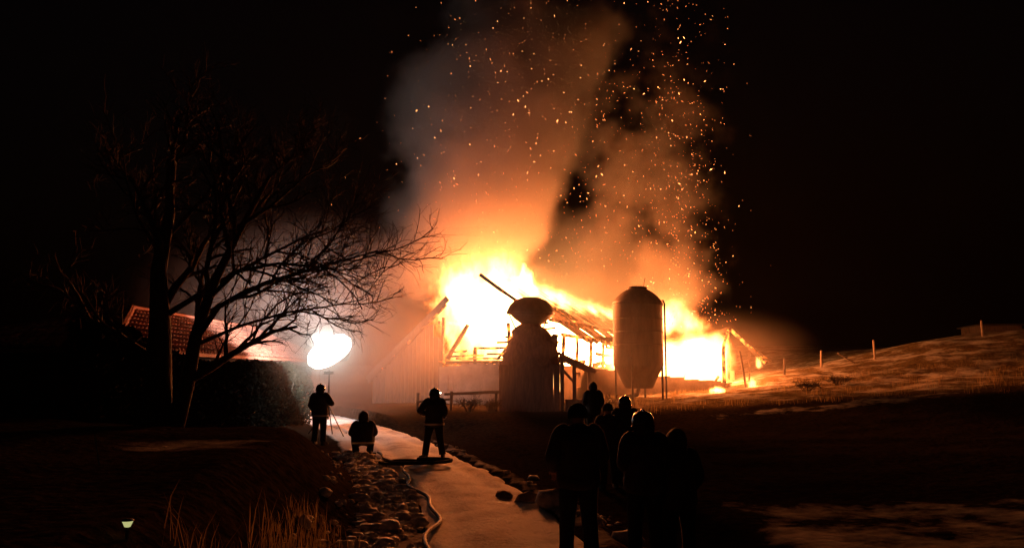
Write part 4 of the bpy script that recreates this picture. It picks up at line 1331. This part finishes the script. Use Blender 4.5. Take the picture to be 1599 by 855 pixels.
def make_fire():
    # big flames bursting out of the gable end of the roof
    b1 = [(*W(-1.3, 2.6, 6.0), 2.5, 2.2, 2.6), (*W(0.1, 2.8, 7.1), 1.5, 1.5, 1.9), (*W(-2.4, 2.8, 7.1), 1.4, 1.3, 1.7), (*W(0.6, 2.2, 5.2), 2.4, 1.7, 2.4), (*W(0.4, 1.8, 3.9), 2.6, 1.5, 1.6)]
    lo, hi = ub(b1)
    o = volume_object("flames", FM, lo, hi, .11, blobs(b1, 1.0, 1.2, zs=.42, seed=1.3)); tag(o, "tall white-hot flames bursting through the barn's near gable", "flames", kind="stuff")
    # fire filling the length of the barn under the roof
    b2 = [(*W(1.1, 8, 3.5), 2.5, 4.0, 1.9), (*W(1.1, 14, 3.5), 2.5, 4.0, 1.9), (*W(1.1, 20, 3.5), 2.5, 4.0, 1.9), (*W(1.1, 26, 3.5), 2.5, 4.0, 1.9), (*W(3.2, 6, 3.0), 1.5, 3.0, 1.0)]
    lo, hi = ub(b2, .2)
    o = volume_object("flames", FM, lo, hi, .22, blobs(b2, .8, .7, seed=4.1, bias=.15)); tag(o, "wall of fire glowing inside the long side of the barn", "flames", kind="stuff")
    # fire under the ridge, seen through the burnt-out roof bays
    b5 = [(*W(-.2, bb_, 6.45), 1.9, 3.0, 1.35) for bb_ in (6.5, 11, 15.5, 20, 25)]
    lo, hi = ub(b5, .3)
    o = volume_object("flames", FM, lo, hi, .2, blobs(b5, 1.0, .9, seed=2.9, bias=.24)); tag(o, "sheet of fire under the ridge showing through the gaps in the roof", "flames", kind="stuff")
    # tongues over the roof
    for i, (a, b, z, r, h, lab) in enumerate(((0.2, 7.0, 7.7, .7, 1.3, "ragged flame tongue licking over the ridge, nearest the tall flames"), (0.7, 13.5, 7.3, .6, .7, "small low flame tongue halfway along the burning ridge"), (0.9, 20, 7.1, .55, .5, "last low flame tongue on the ridge beside the silo"))):
        bb = [(*W(a, b, z), r, r, h), (*W(a + .35, b + .3, z - .35 * h), r * .8, r, h * .6)]
        lo, hi = ub(bb, .2)
        o = volume_object("flame_tongue", FMS, lo, hi, .08, blobs(bb, 1.3, 2.2, zs=.35, seed=i * 3.7, bias=-.1)); tag(o, lab, "flames", kind="stuff")
    # fire in the low wing
    b3 = [(*W(11.2, 6.8, 2.9), 1.9, 1.9, 1.5), (*W(9.3, 6.8, 2.8), 2.2, 1.9, 1.3), (*W(7.4, 6.6, 2.9), 1.8, 1.8, 1.2), (*W(12.2, 6.6, 3.4), .8, 1.2, 1.1)]
    lo, hi = ub(b3, .3)
    o = volume_object("flames", FM, lo, hi, .13, blobs(b3, .55, .8, seed=7.7, bias=.15)); tag(o, "white-hot fire filling the low wing right of the silo", "flames", kind="stuff")
    b4 = [(*W(10.3, 8.8, 5.1), 1.1, 1.2, .9), (*W(9.2, 9.0, 5.4), 1.4, 1.3, 1.15), (*W(7.8, 9.0, 5.6), 1.4, 1.2, 1.3)]
    lo, hi = ub(b4, .5)
    o = volume_object("flames", FM, lo, hi, .12, blobs(b4, 1.0, .8, seed=9.2, bias=.1)); tag(o, "bright block of flames rising above the wing roof just right of the silo", "flames", kind="stuff")
    # little fires on the ground
    for i, (x, y, r, h, lab) in enumerate(((10.5, 40.6, .42, .22, "low fire burning on the ground before the wing wall"), (12.9, 42.6, .22, .26, "small fire at the foot of the leaning pole"), (14.0, 45.0, .2, .4, "small flame hanging at the end of the hip rafter"), (2.15, 38.6, .22, .55, "narrow flame glimpsed under the shed lean-to"))):
        z = ground_z(x, y) + h * .55
        if i == 2: z = 2.75
        if i == 3: z = 1.55
        bb = [(x, y, z, r, r, h)]
        lo, hi = ub(bb, .15)
        o = volume_object("small_flames", FMS, lo, hi, .05, blobs(bb, 1.1, 3.0, seed=i * 5.1)); tag(o, lab, "flames", kind="stuff")
        fire_light((x, y, z), 15, .1)
    # the fire's own light
    for (a, b, z, e, r) in ((-0.6, 2.6, 6.6, 1700, 1.0), (0.6, 2.2, 7.9, 800, .8), (1.2, 2.0, 4.2, 700, .8), (1.6, 8, 4.2, 700, .7), (1.6, 14, 4.2, 700, .7), (1.6, 21, 4.2, 600, .7),
                            (11.2, 6.6, 3.0, 1000, .8), (9.0, 6.6, 2.9, 800, .8), (8.8, 9.0, 5.4, 450, .45)):
        fire_light(W(a, b, z), e, r)
make_fire()

def make_smoke():
    def fn(x, y, z):
        wx = (field_noise(x, y, z, .13, 2) - .5) * 6.0
        wy = (field_noise(x + 31.0, y, z, .13, 2) - .5) * 5.0
        x2 = x + wx; y2 = y + wy
        n = field_noise(x, y, z, .16, 6, .6)
        nb = field_noise(x2, y2, z, .42, 4, .6)
        zz = z - 9.0
        # main column over the gable end
        c1 = zz * zz * .013 - 2.6
        r1 = z * .13 + 4.6
        dx = (x2 - c1) / r1; dy = (y2 - (z * .12 + 48.5)) / r1
        m1 = (dx*dx + dy*dy).sqrt().ss(1.15, .45) * z.ss(5.0, 9.0) * z.ss(34.0, 18.0)
        # thinner column over the wing
        r2 = z * .08 + 4.4
        dx = (x2 - 8.6) / r2; dy = (y2 - 51.0) / r2
        m2 = (dx*dx + dy*dy).sqrt().ss(1.2, .5) * z.ss(4.0, 7.0) * z.ss(30.0, 12.0) * .42
        # low roll of smoke over the roof
        dx = (x2 - 4.0) / 9.5; dy = (y2 - 54.0) / 7.0; dz = (z - 9.0) / 5.6
        m3 = (dx*dx + dy*dy + dz*dz).sqrt().ss(1.1, .4) * .62
        m = m1.max(m2).max(m3)
        core = (((n - .5) * 3.6 + (nb - .5) * 3.0 + m * 1.9 - .62) * 2.4).clamp() * m
        # thin drift to the left, behind the tree and round the floodlight
        dx = (x2 + 8.5) / 7.5; dy = (y2 - 36.0) / 11.0; dz = (z - 3.6) / 5.5
        m4 = (dx*dx + dy*dy + dz*dz).sqrt().ss(1.1, .3) * (n * 1.8 - .45).clamp() * .17
        dx = (x2 + 4.5) / 4.2; dy = (y2 - 42.6) / 2.6; dz = (z - 2.5) / 3.6
        m5 = (dx*dx + dy*dy + dz*dz).sqrt().ss(1.1, .3) * (n * 1.8 - .3).clamp() * .13
        dx = (x2 - 11.0) / 6.5; dy = (y2 - 43.5) / 3.4; dz = (z - 2.6) / 3.0
        m6 = (dx*dx + dy*dy + dz*dz).sqrt().ss(1.1, .3) * (n * 1.8 - .4).clamp() * .19
        dx = (x + 6.2) / 3.4; dy = (y - 28.0) / 3.6; dz = (z - 3.2) / 2.6
        m7 = (dx*dx + dy*dy + dz*dz).sqrt().ss(1.1, .0) * (n * 1.2 - .1).clamp() * .45  # extra smoke added around the floodlight to give it a halo
        dx = (x2 - 2.0) / 7.0; dy = (y - 34.5) / 5.0; dz = (z - 2.5) / 4.6
        m8 = (dx*dx + dy*dy + dz*dz).sqrt().ss(1.1, .2) * (n * 1.2 - .1).clamp() * .17  # veil added before the shed to lift its dark tones, in place of glare
        dx = (x + 6.3) / 2.2; dy = (y - 27.3) / 2.2; dz = (z - 2.95) / 1.7
        m9 = (dx*dx + dy*dy + dz*dz).sqrt().ss(1.0, .1) * (nb * .8 + .3).clamp() * 3.2  # dense puff added at the lamp, stands in for its bloom
        return core + m4 + m5 + m6 + m7 + m8 + m9
    o = volume_object("smoke", smoke_mat("smoke", (.46, .42, .39), .42), (-18, 24, 0.2), (18, 64, 33), .30, fn)
    tag(o, "thick smoke rising from the burning barn, lit orange from below", "smoke", kind="stuff")
make_smoke()

# ------------------------------------------------------------------ flying embers (uncountable)
def make_embers():
    rnd = random.Random(77)
    bright, dim = MB(), MB()
    for k in range(2300):
        r = rnd.random()
        if r < .45:
            z = 5 + 22 * rnd.random() ** 1.7; x = 10.0 + rnd.gauss(0, 1.35) + .02 * z * rnd.gauss(0, 1.5); 
        elif r < .7:
            z = 7 + 20 * rnd.random() ** 1.1; x = 5.5 + rnd.gauss(0, 3.0)
        else:
            z = 8 + 18 * rnd.random() ** 1.3; x = -1.0 + rnd.gauss(0, 3.0)
        y = (46 if r < .7 else 43.5) + rnd.gauss(0, 2.5)
        if z > 20 and rnd.random() < .5: continue
        c = Vector((x, y, z))
        d = Vector((rnd.gauss(-.2, .5), rnd.gauss(0, .4), rnd.gauss(.6, .6))).normalized()
        w = .007 + .016 * rnd.random() ** 2.5; L = w * rnd.uniform(1.2, 5.5)
        s = d.orthogonal().normalized(); u = d.cross(s)
        (bright if rnd.random() < .22 else dim).add([c - d*L, c + s*w, c + u*w, c - s*w, c - u*w, c + d*L], [(0,2,1), (0,3,2), (0,4,3), (0,1,4), (5,1,2), (5,2,3), (5,3,4), (5,4,1)])
    tag(bright.build("embers", M['ember']), "bright embers flying up from the fire", "embers", kind="stuff")
    tag(dim.build("dull_embers", M['ember2']), "dull red embers drifting in the smoke", "embers", kind="stuff")
make_embers()

# ------------------------------------------------------------------ thin smoky air over the whole place
def make_haze():
    m = bpy.data.materials.new("haze"); m.use_nodes = True
    n = m.node_tree.nodes; n.remove(n["Principled BSDF"])
    pv = n.new("ShaderNodeVolumePrincipled"); pv.inputs["Color"].default_value = (.8, .78, .76, 1); pv.inputs["Density"].default_value = HAZE
    pv.inputs["Anisotropy"].default_value = .35
    m.node_tree.links.new(pv.outputs[0], n["Material Output"].inputs["Volume"])
    o = MB().box(-520, 520, -130, 910, -3.0, 36.0).build("haze", m)
    tag(o, "thin smoky air hanging over the whole farm", "haze", kind="stuff")
make_haze()
